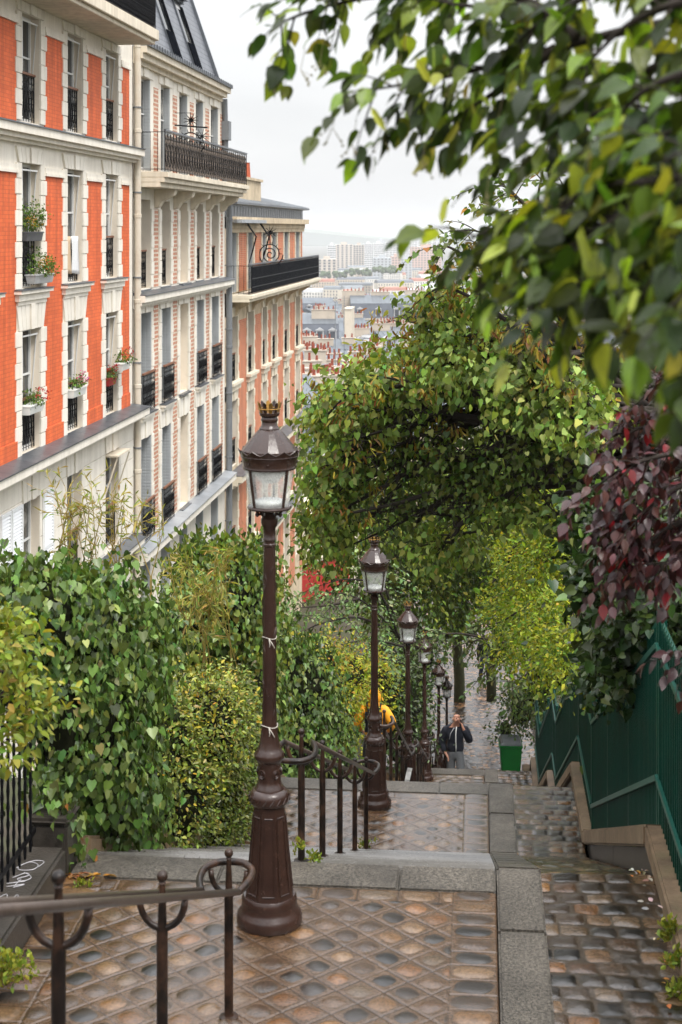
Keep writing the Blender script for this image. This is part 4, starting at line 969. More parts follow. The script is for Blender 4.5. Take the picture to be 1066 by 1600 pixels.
def mansard(label,px,d,ytop,wpx,depth=11,h=20,rz=0.,wall=0,roof=1,dorm=4,pots=(),group=None,roof_h=3.2,windows=True,name='roofed_house'):
    """house whose ridge reaches image row ytop at distance d"""
    c=P(px,ytop,d); W_=wpx/F*d; ztop=c.z; zb=ztop-h
    t=thing(name,label,'building',(c.x,c.y,zb),TH+rz,group)
    e=h-roof_h-.6
    b=MB(); b.box(-W_/2,W_/2,0,depth,0,e); b.box(-W_/2-.15,W_/2+.15,-.25,depth+.25,e,e+.25); b.build('wall',CW[wall],t)
    b=MB(); z0=e+.25
    b.add([(-W_/2,-.1,z0),(W_/2,-.1,z0),(W_/2,depth+.1,z0),(-W_/2,depth+.1,z0),(-W_/2,1.0,z0+roof_h*.72),(W_/2,1.0,z0+roof_h*.72),(W_/2,depth-1,z0+roof_h*.72),(-W_/2,depth-1,z0+roof_h*.72)],[(0,1,5,4),(2,3,7,6),(1,2,6,5),(3,0,4,7)])
    b.build('mansard',CR[roof],t)
    b=MB(); zz=z0+roof_h*.72
    b.add([(-W_/2,.95,zz),(W_/2,.95,zz),(W_/2,depth/2,h),(-W_/2,depth/2,h),(W_/2,depth-.95,zz),(-W_/2,depth-.95,zz)],[(0,1,2,3),(3,2,4,5),(1,4,2),(0,3,5)])
    n=int(W_/.9)
    for k in range(n): x=-W_/2+.3+k*.9; b.bar((x,.95,zz+.03),(x,depth/2,h+.03),.05,.07)
    b.build('roof',CR[0 if roof!=3 else 3],t)
    for k in range(dorm):
        x=-W_/2+W_*(k+.5)/dorm; m=MB(); m.box(x-.62,x+.62,.05,1.1,z0+.3,z0+2.0); m.prism([(x-.75,z0+2),(x,z0+2.45),(x+.75,z0+2)],'y',-.05,1.3); q=m.build('dormer',CR[2],t)
        m=MB(); m.box(x-.42,x+.42,.0,.05,z0+.4,z0+1.85); m.build('pane',CWIN,q)
    if windows:
        nw=max(2,int(W_/2.6))
        for r in range(2):
            for k in range(nw): link('window',WINM,t,(-W_/2+W_*(k+.5)/nw,0,e-1.65-r*3.1))
    for (fx,fy,wd,np_,hh) in pts_ok(pots):
        x=-W_/2+W_*fx; m=MB(); m.box(x-wd/2,x+wd/2,depth*fy-.35,depth*fy+.35,e,h+hh); m.box(x-wd/2-.08,x+wd/2+.08,depth*fy-.42,depth*fy+.42,h+hh,h+hh+.12); q=m.build('chimney_stack',CSTK,t)
        for k in range(np_):
            px_=x-wd/2+wd*(k+.5)/np_; m=link('chimney_pot',POTM,q,(px_,depth*fy,h+hh+.12)); m.scale=(1,1,random.uniform(.35,.75))
    return t
def pts_ok(p): return p
mansard('pale block with a long dark slate mansard and three white dormers below the towers',606,330,463,115,14,22,.03,0,1,4,[(.05,.5,5,6,.8),(.42,.5,4,5,.6),(.9,.6,4,6,.9)],roof_h=4.4)
mansard('slate roofed house with a tall cream chimney wall left of the dormered mansard',500,250,492,60,12,22,.05,2,1,3,[(.62,.3,4.,5,.6)],roof_h=4.2)
b=MB(); c=P(546,482,240); b.box(-.55,.55,-3,3,-15,0); b.box(-.62,.62,-3.1,3.1,0,.15); tag(b.build('party_wall',CW[0],loc=c),'tall cream chimney wall rising between the slate roofs','wall')
mansard('white walled house under the row of red chimney pots, nearest of the middle roofs',505,150,565,60,10,18,.02,1,2,0,[(.3,.3,2.2,4,.8)],windows=False)
mansard('white walled house with mixed pale and red chimney pots right of it',575,165,566,70,10,18,-.03,1,2,0,[(.3,.2,2.4,5,.9)],windows=False)
mansard('grey zinc roof with red chimney pots beside the brick house edge',470,120,600,52,8,16,.06,1,0,0,[(.72,.3,2.4,4,.5)],windows=False)
mansard('zinc hipped roof just above the tree top',505,95,596,72,9,14,.5,1,0,0,[],windows=False,roof_h=4)
mansard('ribbed zinc roof half hidden behind the linden leaves',600,130,590,90,12,16,-.2,2,0,0,[(.3,.4,1.6,2,.6)],windows=False,roof_h=4)
mansard('buff house with a pink awning strip under the dormered mansard',610,260,512,90,10,18,.0,2,2,0,[(.35,.3,3,5,.5),(.6,.5,2.5,4,.4)])
for i in range(64):
    d=110+310*((i+random.random())/64); fr=(d-105)/315; y=618-150*fr**.62+random.uniform(-7,7); px=random.uniform(475,680)
    pots=[(random.uniform(.15,.85),random.uniform(.2,.7),random.uniform(1.6,3.2),random.randint(2,5),random.uniform(.3,.8)) for _ in range(random.randint(0,2))]
    mansard('grey roofed house with chimney pots among the roofs below the hill',px,d,y,random.uniform(5.5,11)/d*F,random.uniform(6,10),random.uniform(15,19),random.choice((-.5,-.2,0,.1,.4,.9)),random.choice((0,1,1,2)),random.choice((0,0,1,1,2)),random.randint(0,4),pots,'roofs below the hill',random.uniform(2.6,4.2))
for px,d,h,l in ((524,140,4.5,'thin television aerial standing on the white walled house'),(538,170,5.5,'taller thin aerial mast before the cream chimney wall')):
    c=P(px,540,d); b=MB(); b.tube([(0,0,-6),(0,0,h)],.035,5)
    for k in range(5): b.tube([(-.5+.06*k,0,h-.25-.28*k),(.5-.06*k,0,h-.25-.28*k)],.015,4)
    tag(b.build('aerial',M['pipeg'],loc=c),l,'aerial')
# hundreds of roofs filling the plain
rr=random.Random(5)
for i in range(205):
    q=rr.random(); d=380+2100*q**1.3; px=rr.uniform(470,770) if i<145 else rr.uniform(770,1150)
    zt=-50+rr.uniform(-5,5)-6*(d>900)+ (26*(1-(d-380)/420) if d<800 else 0)
    y=YH+(CZ-zt)/d*F
    w=rr.uniform(16,42)/d*F; h=rr.uniform(20,26)
    c=P(px,y,d); t=thing('city_house','small pale house among the hazy roofs of the plain','building',(c.x,c.y,c.z-h),TH+rr.uniform(-.5,.5),'houses of the plain')
    W_=w*d/F; D=rr.uniform(10,16); ro=rr.choice((0,0,0,1,1,1,2,2,3)); 
    b=MB(); b.box(-W_/2,W_/2,0,D,0,h-3.5)
    b.build('wall',CW[rr.choice((0,0,1,1,2,3))],t)
    m=MB()
    for fl in range(5):
        for k in range(int(W_/3)): x=-W_/2+1.4+k*3.; m.box(x-.55,x+.55,-.05,.02,h-6.2-fl*3.1,h-4.4-fl*3.1)
    m.build('windows',CWIN,t)
    b=MB(); b.add([(-W_/2,0,h-3.5),(W_/2,0,h-3.5),(W_/2,D,h-3.5),(-W_/2,D,h-3.5),(-W_/2,1.2,h-1),(W_/2,1.2,h-1),(W_/2,D-1.2,h-1),(-W_/2,D-1.2,h-1),(-W_/2,D/2,h),(W_/2,D/2,h)],[(0,1,5,4),(4,5,9,8),(9,6,7,8),(6,2,3,7),(1,2,6,9,5),(0,4,8,7,3)]); r_=b.build('roof',CR[ro],t)
    if d<1300:
        b=MB()
        for k in range(3):
            x=rr.uniform(-W_/2+2,W_/2-2); b.box(x-1.6,x+1.6,D/2-.5,D/2+.5,h-2,h+1.2,0)
            for s in range(4): b.lathe([(.2,0),(.16,.8)],5,(x-1.2+s*.75,D/2,h+1.2),1)
        b.build('chimneys',[CSTK,CPOT],r_)
# slab towers on the skyline
def tower(label,px0,px1,ytop,d,H,style,col):
    c=P((px0+px1)/2,ytop,d); W_=(px1-px0)/F*d
    t=thing('tower_block',label,'tower block',(c.x,c.y,c.z-H),TH+rr.uniform(-.15,.15),None)
    b=MB(); b.box(-W_/2,W_/2,0,18,0,H); b.box(-W_/6,W_/6,4,12,H,H+4); b.build('wall',col,t)
    m=MB(); fl=int(H/3.6)
    for k in range(fl):
        z=H-2.6-k*3.6
        if style=='bands':
            n=5
            for j in range(n):
                a=-W_/2+W_*(j+.08+.3*(rr.random()*.6))/n; e=-W_/2+W_*(j+.95)/n; m.box(a,e,-.3,.05,z,z+1.5)
        elif style=='dots':
            n=max(3,int(W_/4.5))
            for j in range(n): x=-W_/2+W_*(j+.5)/n; m.box(x-1.1,x+1.1,-.2,.05,z,z+1.6)
        elif style=='cols':
            n=max(4,int(W_/9))
            for j in range(n): x=-W_/2+W_*(j+.5)/n; m.box(x-1.6,x+1.6,-.2,.05,z-.4,z+2)
    m.build('windows',CWIN,t); return t
TC=[mat('tower_white',(.62,.62,.62),.8,.05,.05),mat('tower_beige',(.52,.45,.38),.8,.05,.05),mat('tower_pink',(.52,.36,.30),.8,.08,.05),mat('tower_grey',(.40,.42,.44),.8,.06,.05)]
for a in [('white slab tower with dark bands at the left end of the skyline',512,525,383,2500,60,'bands',0),('broad beige slab tower beside the banded white tower',525,552,382,2550,62,'cols',1),('beige slab tower with a pink flank in the skyline middle',552,569,383,2600,62,'cols',1),
 ('white tower striped with dark zigzag windows',569,583,381,2700,66,'bands',0),('long white striped slab behind the zigzag tower',584,600,380,2900,66,'bands',0),('far white banded slab in the haze',602,630,379,3100,70,'bands',0),('second far banded slab in the haze right of it',630,652,378,3200,70,'bands',0),('far pale slab reaching towards the leaves',652,690,377,3300,70,'bands',0),
 ('pink apartment slab at the right end of the skyline',643,690,386,2300,55,'dots',2),('low pale yellow block with vertical strips',496,526,405,2000,34,'cols',1),('long low grey office block below the towers',583,612,403,2100,30,'dots',3),('low block with an orange flank',612,626,401,2150,34,'dots',2),('low grey block left of the pink slab',626,644,404,2150,30,'dots',3),
 ('faint pale tower far behind in the haze, left one',629,634,371,4600,90,'dots',3),('faint pale tower far behind in the haze, right one',648,654,370,4800,95,'dots',3),('faint low tower above the striped slabs',590,602,375,4300,70,'dots',3)]:
    tower(*a[:7],TC[a[7]])
for i,(x,y,l) in enumerate(((520,425,'green treed square in front of the beige towers'),(560,421,'dark green row of trees left of the red roofed hall'),(600,418,'clump of park trees beneath the long striped slab'))):
    d=1700; c=P(x,y,d); b=MB()
    for k in range(26):
        b.ball((rr.uniform(-14,14),rr.uniform(-10,10),rr.uniform(-5,0)),rr.uniform(1.5,3),6,5)
    o=b.build('tree_clump',mat('far_green',(.06,.09,.035),.9,.3,.3),loc=c); tag(o,l,'trees',kind='stuff')
b=MB(); vs=[];n=60
for i in range(n):
    x=-4500+9000*i/(n-1); vs+=[(x,0,-120),(x,0,55+25*math.sin(i*.35)+14*math.sin(i*.9+1))]
b.add(vs,[(2*i,2*i+2,2*i+3,2*i+1) for i in range(n-1)]); b.add([(v[0],600,v[2]*1.2) for v in vs],[(2*i,2*i+2,2*i+3,2*i+1) for i in range(n-1)])
b.add([v for v in vs]+[(v[0],600,v[2]*1.2) for v in vs],[(2*i+1,2*i+3,2*n+2*i+3,2*n+2*i+1) for i in range(n-1)])
b.build('hills',mat('hill_green',(.05,.075,.04),.9,.3,.01),loc=P(500,YH+66*F/7000,7000),kind='structure')
# the air
HZ=MB(); HZ.box(-5200,5200,-45,8600,-96,30); t=NT('haze_air'); t.t.links.remove(t.out.inputs['Surface'].links[0]); pv=t.node('ShaderNodeVolumePrincipled'); pv.inputs['Color'].default_value=(.93,.95,.97,1); pv.inputs['Density'].default_value=.00014; pv.inputs['Anisotropy'].default_value=.0
t.l(pv.outputs[0],t.out.inputs['Volume']); HZ.build('haze',t.m,kind='stuff')
# ---------------------------------------------------------------- plants: every leaf is a small folded blade
TM={'hex':([(0,0,0),(.27,.32,.06),(.2,.72,.03),(0,1,-.1),(-.2,.72,.03),(-.27,.32,.06)],[(0,1,2,3),(0,3,4,5)]),
 'heart':([(0,.03,0),(.26,-.1,.05),(.47,.16,.08),(.33,.56,.04),(0,1,-.12),(-.33,.56,.04),(-.47,.16,.08),(-.26,-.1,.05)],[(0,1,2,3,4),(0,4,5,6,7)]),
 'ivy':([(0,.06,0),(.22,-.14,.04),(.50,.14,.09),(.27,.42,.05),(0,1,-.1),(-.27,.42,.05),(-.50,.14,.09),(-.22,-.14,.04)],[(0,1,2,3,4),(0,4,5,6,7)]),
 'narrow':([(0,0,0),(.075,.3,.02),(.05,.7,.0),(0,1,-.12),(-.05,.7,.0),(-.075,.3,.02)],[(0,1,2,3),(0,3,4,5)]),
 'bract':([(0,0,0),(.11,.25,.05),(.12,.75,-.02),(0,1,-.2),(-.12,.75,-.02),(-.11,.25,.05)],[(0,1,2,3),(0,3,4,5)])}
_r=[(0,.0),(.09,.24),(.3,.335),(.58,.27),(.82,.12),(1.,.0)]
TM['linden']=([(s*w,y-(.07 if (y==.1 and s) else 0),.16*abs(s*w)-.22*y*y+.02*s) for y,w in _r for s in (-1,0,1)],[q for i in range(5) for q in ((3*i,3*i+1,3*i+4,3*i+3),(3*i+1,3*i+2,3*i+5,3*i+4))])
_r2=[(0,.0),(.18,.22),(.42,.31),(.68,.22),(1.,.0)]
TM['ovate']=([(s*w,y,.14*abs(s*w)-.18*y*y) for y,w in _r2 for s in (-1,0,1)],[q for i in range(4) for q in ((3*i,3*i+1,3*i+4,3*i+3),(3*i+1,3*i+2,3*i+5,3*i+4))])
def unit(a): return a/np.maximum(np.linalg.norm(a,axis=1,keepdims=True),1e-9)
LM={}
def leaf_mat(k,rough,trans,spec=.5):
    if k not in LM: LM[k]=attr_mat('leaf_'+k,rough,spec,trans,.12,90,.08)
    return LM[k]
def vein_mat(name,rough,trans,vein):
    t=NT(name); a=t.node('ShaderNodeAttribute',attribute_name='Col').outputs['Color']; u=t.node('ShaderNodeAttribute',attribute_name='Luv').outputs['Vector']
    s=t.node('ShaderNodeSeparateXYZ'); t.l(u,s.inputs[0]); ax=t.math('ABSOLUTE',s.outputs[0])
    mid=t.math('LESS_THAN',ax,.013); fr=t.math('FRACT',t.math('MULTIPLY',t.math('SUBTRACT',s.outputs[1],t.math('MULTIPLY',ax,.75)),7.5)); tri=t.math('ABSOLUTE',t.math('SUBTRACT',fr,.5))
    sv=t.math('MULTIPLY',t.math('GREATER_THAN',tri,.455),.6); v=t.math('MAXIMUM',mid,sv)
    n=t.ramp(t.noise(45,5),[(.3,(.8,.8,.8)),(.7,(1.2,1.2,1.2))]); c=t.mix(1.,a,n,'MULTIPLY'); c=t.mix(t.math('MULTIPLY',v,.55),c,t.mix(1.,c,vein,'MULTIPLY'))
    t.set(Base_Color=c,Roughness=rough); h=t.math('SUBTRACT',t.math('MULTIPLY',tri,-1.2),t.math('MULTIPLY',v,.8)); t.bump(h,.35,.004)
    tr=t.node('ShaderNodeBsdfTranslucent'); t.l(t.mix(1.,c,(2.,2.,.8),'MULTIPLY'),tr.inputs['Color']); mx=t.node('ShaderNodeMixShader'); mx.inputs[0].default_value=trans
    t.l(t.b.outputs[0],mx.inputs[1]); t.l(tr.outputs[0],mx.inputs[2]); t.l(mx.outputs[0],t.out.inputs['Surface']); return t.m
VG=vein_mat('leaf_linden_veined',.33,.42,(1.7,1.6,1.3)); VP=vein_mat('leaf_plum_veined',.3,.2,(1.6,1.2,1.2))
LEAF=lambda:leaf_mat('matte',.45,.28,.2); GLOSS=lambda:leaf_mat('glossy',.3,.12,.35)
def blades(name,C,Ld,Nd,size,tm,col,mat_,parent=None,smooth=False,loc=None):
    tv,tf=TM[tm]; tv=np.array(tv); n=len(C); k=len(tv)
    L=unit(Ld); N=unit(Nd-L*np.sum(Nd*L,1,keepdims=True)); Wd=np.cross(L,N)
    asp=(.85+.3*RNG.random(n))[:,None,None]; curl=(.3+1.7*RNG.random(n))[:,None,None]
    V=C[:,None,:]+size[:,None,None]*(tv[None,:,0:1]*Wd[:,None,:]*asp+tv[None,:,1:2]*L[:,None,:]+tv[None,:,2:3]*curl*N[:,None,:])
    if loc is not None: V=V-np.array(loc)
    Fc=(np.array(tf)[None]+(np.arange(n)*k)[:,None,None]).reshape(-1,len(tf[0]))
    cc=np.repeat(col,k,axis=0)
    me=np_mesh(name,V.reshape(-1,3),Fc,mat_,cc,smooth=smooth)
    if tm in ('linden','ovate'):
        a=me.attributes.new('Luv','FLOAT_VECTOR','POINT'); u=np.tile(tv,(n,1)); u[:,2]=np.repeat(RNG.random(n),k); a.data.foreach_set('vector',u.astype(np.float32).ravel())
    return link(name,me,parent)
def E(px,py,d,rx,ry,rd): c=P(px,py,d); return (c.x,c.y,c.z,rx/F*d,rd,ry/F*d)
def colours(n,pal,w=None,var=.3):
    pal=np.array(pal); w=np.array(w if w is not None else [1]*len(pal),float); w/=w.sum()
    return np.clip(pal[RNG.choice(len(pal),n,p=w)]*(1-var+2*var*RNG.random((n,1)))*(1+.12*RNG.standard_normal((n,3))),.004,.9)
def cloud(ells,ncl,nl,crad,inner=.6,flat=.7,keep=None):
    """clumps of leaves through the outer shell of a union of ellipsoids -> centres, outward directions"""
    e=np.array(ells); a=(e[:,3]*e[:,4]+e[:,3]*e[:,5]+e[:,4]*e[:,5]); idx=RNG.choice(len(e),ncl,p=a/a.sum()); q=e[idx]
    D=unit(RNG.standard_normal((ncl,3))); rr=inner+(1.02-inner)*RNG.random((ncl,1))**.6
    lump=1+.22*np.sin(D[:,0:1]*7+q[:,0:1]*3)*np.sin(D[:,2:3]*6+q[:,1:2]*2)+.14*RNG.standard_normal((ncl,1))
    Cc=q[:,:3]+D*q[:,3:]*rr*lump; out=unit(D/q[:,3:])
    m=RNG.poisson(nl,ncl); C=np.repeat(Cc,m,0); O=np.repeat(out,m,0); cr=np.repeat(crad*(.6+.9*RNG.random(ncl)),m)[:,None]
    off=RNG.standard_normal((len(C),3))*cr; off[:,2]*=flat
    return C+off,unit(O+.35*off/cr), Cc
def orient(O,mode):
    n=len(O); r=RNG.standard_normal((n,3)); s=RNG.standard_normal((n,3)); up=np.array([0,0,1.])
    if mode=='ivy': return -up*1.+O*.3+.35*r, O*.85+up*.55+.38*s
    if mode=='droop': return -up*.9+O*.5+.5*r, up*.5+O*.6+.5*s
    if mode=='up': return up*.8+O*.5+.45*r, O*.7+up*.3+.5*s
    return O*.7-up*.25+.6*r, up*.75+O*.45+.45*s
def plant(name,label,cat,base,ells,ncl,nl,crad,size,tm,pal,w=None,mode='tree',glossy=False,group=None,inner=.55,trunk=None,core=.0,top=None,part='foliage',limbs=10,var=.3,bark=None,smooth=False,extra=None):
    t=thing(name,label,cat,base,0,group); loc=np.array(base)
    C,O,Cc=cloud(ells,ncl,nl,crad,inner)
    L,N=orient(O,mode); n=len(C); col=colours(n,pal,w,var)
    if top is not None:   # young tips where the plant gets most light grow a different colour of leaf
        zt=np.array([e[2]+e[5] for e in ells]).max(); zb=np.array([e[2]-e[5] for e in ells]).min()
        p=np.clip(((C[:,2]-zb)/(zt-zb)-.35)*1.5,0,.85); k=RNG.random(n)<p; col[k]=colours(int(k.sum()),top,None,var)
    sz=size*(.45+.95*RNG.random(n))
    blades(part,C,L,N,sz,tm,col,GLOSS() if glossy else LEAF(),t,smooth,loc)
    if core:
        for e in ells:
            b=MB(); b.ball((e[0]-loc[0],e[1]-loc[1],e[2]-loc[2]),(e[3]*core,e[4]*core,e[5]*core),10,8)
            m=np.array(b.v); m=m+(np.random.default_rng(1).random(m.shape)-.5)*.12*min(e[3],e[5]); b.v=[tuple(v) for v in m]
            b.build('shade_core',CORE_SHADE,t)  # solid dark blob: the shade between inner leaves put into its colour
    if trunk:
        b=MB(); p0=Vector(base); pts=[Vector(p)-p0 for p in trunk[0]]; r0,r1=trunk[1]
        b.tube(pts,[r0+(r1-r0)*i/(len(pts)-1) for i in range(len(pts))],10); b.build('trunk',bark or BARK,t,smooth=True)
        b=MB(); top_=pts[-1]; k=0
        for c in Cc[RNG.choice(len(Cc),min(limbs,len(Cc)),replace=False)]:
            c=Vector(c)-p0; s=pts[RNG.integers(max(1,len(pts)//2),len(pts))]; mid=s.lerp(c,.5)+Vector(RNG.standard_normal(3))*(c-s).length*.09+Vector((0,0,.06*(c-s).length))
            q=[s.lerp(mid,f)*(1-f)+mid.lerp(c,f)*f for f in np.linspace(0,1,7)]
            q=[v+Vector(RNG.standard_normal(3))*.02*(c-s).length for v in q]; q[0]=s
            b.tube(q,[r1*.7*(1-.85*f) for f in np.linspace(0,1,7)],6)
        if b.v: b.build('branches',bark or BARK,t,smooth=True)
    return t
BARK=mat('bark_dark',(.028,.021,.016),.85,.35,8,.6,30); MOSS=mat('bark_moss',(.06,.065,.03),.9,.4,6,.6,20); CORE_SHADE=mat('core_shade',(.010,.011,.005),.95,.5,12,.8,25,spec=.05)  # last material: near-black painted shade for the plant cores
CANE=mat('cane_yellow',(.36,.26,.07),.5,.25,10)
DG=[(.028,.050,.009),(.045,.078,.014),(.07,.115,.02),(.11,.165,.03)]
IV=[(.038,.066,.014),(.075,.125,.025),(.125,.19,.04),(.19,.26,.07)]
LG=[(.11,.15,.018),(.17,.21,.028),(.24,.27,.04),(.30,.29,.05)]
GO=[(.15,.20,.012),(.23,.27,.018),(.34,.36,.03),(.10,.15,.012)]
YE=[(.42,.33,.03),(.45,.28,.04),(.32,.31,.03),(.36,.20,.035)]
GG=[(.06,.09,.03),(.09,.13,.042),(.13,.17,.065)]
def gz(y): return prof(y)-.1
# left edge, near to far
plant('shrub','light green arching shrub over the black fence at far left edge','shrub',(-2.95,6.9,.35),[E(-5,1010,7.4,45,55,.3),E(20,1090,7.5,42,50,.25),E(-10,1150,7.4,40,40,.25),E(60,1105,7.6,40,14,.12),E(25,1000,7.5,30,35,.2)],150,7,.05,.052,'hex',LG,None,'tree',trunk=([(-2.95,6.9,.35),(-2.95,7.1,1.2),(-2.75,7.3,1.9)],(.02,.01)),limbs=26,bark=mat('twig_brown',(.10,.055,.035),.8,.3,8))
plant('ivy_bush','tall heap of large leaved dark ivy behind the graffitied coping','ivy',(-2.95,10.4,-.2),
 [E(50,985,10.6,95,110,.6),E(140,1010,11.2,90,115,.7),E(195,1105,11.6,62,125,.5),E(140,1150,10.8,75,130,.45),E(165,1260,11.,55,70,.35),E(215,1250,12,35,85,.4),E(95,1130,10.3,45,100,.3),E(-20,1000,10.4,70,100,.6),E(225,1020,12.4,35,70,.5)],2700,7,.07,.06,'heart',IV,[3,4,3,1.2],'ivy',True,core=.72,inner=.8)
plant('ivy_trail','ivy trail hanging over the stone block onto the kerb','ivy',(-2.6,9.9,0),[E(108,1320,10.0,14,50,.1),E(118,1365,9.9,12,20,.08),E(80,1262,9.9,35,10,.1)],46,5,.05,.065,'ivy',IV+[(.30,.13,.03)],[3,4,3,1.5,.5],'ivy',True,inner=.3)
plant('privet_bush','dense small leaved bush with yellow green tips left of the nearest lamp','shrub',(-2.85,14.,-1.6),
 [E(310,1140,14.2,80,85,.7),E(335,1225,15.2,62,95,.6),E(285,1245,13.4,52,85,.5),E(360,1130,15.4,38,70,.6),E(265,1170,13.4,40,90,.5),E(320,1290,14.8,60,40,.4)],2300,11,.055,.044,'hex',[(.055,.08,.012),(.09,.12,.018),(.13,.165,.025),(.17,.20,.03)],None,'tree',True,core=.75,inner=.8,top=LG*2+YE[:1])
plant('ivy_bush','high ivy covered mass behind the bamboo, left of the nearest lantern','ivy',(-3.6,18.5,-2.6),
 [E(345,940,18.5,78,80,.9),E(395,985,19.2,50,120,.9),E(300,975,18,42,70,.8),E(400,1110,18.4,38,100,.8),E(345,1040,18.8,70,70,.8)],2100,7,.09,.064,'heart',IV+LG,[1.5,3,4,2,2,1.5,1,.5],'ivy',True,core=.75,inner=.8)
plant('leafy_shrub','dark leafy sprigs rising above the ivy beside the cream house','shrub',(-3.4,18.6,-2.6),[E(305,862,18.6,22,28,.4),E(340,868,18.6,35,18,.4),E(385,850,18.8,30,14,.4),E(290,890,18.4,20,25,.4),E(360,900,18.6,60,30,.5)],150,9,.075,.085,'hex',DG+LG[:2],None,'up',trunk=([(-3.4,18.6,-2.6),(-3.4,18.6,-.6)],(.03,.02)),limbs=16)
plant('ivy_hedge','ivy hedge running down right of the nearest lamp post','hedge',(-2.95,23.5,-4.9),
 [E(470,1085,23,58,85,1.),E(445,1030,22.5,32,60,.8),E(508,1150,24.5,38,70,.9),E(455,1150,22.5,50,70,.8),E(500,1200,24,60,40,.8)],1500,6,.10,.075,'ivy',IV,[3,4,3,1.4],'ivy',True,core=.78,inner=.82)
plant('golden_shrub','yellow and lime shrub topping the ivy hedge','shrub',(-2.9,26.5,-6),
 [E(500,1030,25.5,42,38,.8),E(545,1060,27,45,48,1.),E(585,1065,29.5,36,36,.9),E(552,1130,28.5,26,45,.7),E(520,1075,26,40,40,.8)],900,8,.11,.06,'hex',[(.20,.25,.022),(.30,.34,.03),(.40,.38,.035)],None,'tree',core=.6,inner=.75,top=YE+LG+LG)
plant('dark_hedge','dark hedge behind the third and fourth lamp posts','hedge',(-2.9,36,-9),
 [E(625,1120,34,40,85,1.6),E(640,1090,40,30,80,2),E(605,1060,33,30,60,1.4),E(640,1020,42,50,50,2),E(648,1130,42,20,60,1.6),E(640,1060,46,25,50,2)],1500,7,.17,.10,'hex',DG[:3],None,'tree',True,core=.8,inner=.8)
# feathery branches in front of the cafe
def sprays(name,label,cat,base,lines,size,tm,pal,step=.045,tw=.3,mode='pin',rad=.008,glossy=False,bark=None,group=None,ntw=5,droop=.35,w=None,var=.3,wind=0.):
    """explicit branches (world polylines); twigs leave them in turn and carry leaves in pairs"""
    t=thing(name,label,cat,base,0,group); p0=Vector(base); b=MB(); C=[];L=[];N=[]
    for pts in lines:
        q=[]; 
        for i in range(len(pts)-1):
            a0,a1,a2,a3=pts[max(0,i-1)],pts[i],pts[i+1],pts[min(len(pts)-1,i+2)]
            for k in range(6):
                s=k/6; q.append(.5*((2*a1)+(a2-a0)*s+(2*a0-5*a1+4*a2-a3)*s*s+(3*a1-a0-3*a2+a3)*s**3))
        q.append(pts[-1]); b.tube([v-p0 for v in q],[rad*(2.2-1.9*i/(len(q)-1)) for i in range(len(q))],6)
        tot=sum((q[i+1]-q[i]).length for i in range(len(q)-1)); 
        tws=[(q[-1],(q[-1]-q[-2]).normalized())]
        for k in range(int(tot*ntw)):
            f=.12+.88*random.random(); i=min(len(q)-2,int(f*(len(q)-1))); d=(q[i+1]-q[i]).normalized()
            r=Vector(RNG.standard_normal(3)); r-=d*r.dot(d); r.z-=.25; tws.append((q[i].lerp(q[i+1],random.random()),(d*.7+r.normalized()*.9).normalized()))
        for s,d in tws:
            ln=tw*random.uniform(.5,1.25); m=max(3,int(ln/step)); prev=s; path=[s]
            side=Vector(RNG.standard_normal(3)); side-=d*side.dot(d); side.z*=.4; side.normalize()
            for k in range(m):
                d=(d+Vector((0,0,-droop*.18))+Vector(RNG.standard_normal(3))*.06).normalized(); prev=prev+d*(ln/m); path.append(prev)
                for sg in ((-1,1) if mode=='pin' else ((-1)**k,)):
                    C.append(prev+side*sg*.006); L.append(d*.55+side*sg*.9+Vector((-wind,0,-droop))+Vector(RNG.standard_normal(3))*.22); N.append(Vector((0,0,1))+side*sg*.25+Vector(RNG.standard_normal(3))*.35)
            b.tube([v-p0 for v in path],[rad*.42*(1-.7*i/m) for i in range(m+1)],4)
            C.append(prev);L.append(d+Vector((0,0,-.2)));N.append(Vector((0,0,1))+Vector(RNG.standard_normal(3))*.3)
    b.build('branches',bark or BARK,t,smooth=True)
    C=np.array(C);n=len(C)
    blades('leaves',C,np.array(L),np.array(N),size*(.6+.7*RNG.random(n)),tm,colours(n,pal,w,var),VG if tm=='linden' else VP if tm=='ovate' else GLOSS() if glossy else LEAF(),t,tm in('linden','ovate'),np.array(base))
    return t
def PL(*a): return [P(*q) for q in a]
sprays('robinia_sapling','feathery pale green branches crossing in front of the red cafe','tree',P(640,1060,30),[PL((640,1060,30),(625,1000,29),(560,935,28),(480,925,27)),PL((625,1000,29),(590,920,28),(545,905,27),(500,915,27)),PL((620,990,29),(560,965,28),(500,975,27),(470,990,27)),PL((630,1010,29),(580,1000,28),(520,1010,27)),PL((640,1040,30),(600,1030,29),(560,1035,28),(520,1030,28)),PL((615,960,29),(600,905,28),(610,880,27)),PL((560,935,28),(520,945,27.5),(465,950,27))],.085,'hex',[(.12,.19,.07),(.18,.26,.10),(.24,.32,.15),(.10,.17,.05)],.085,.75,'pin',.014,ntw=5)
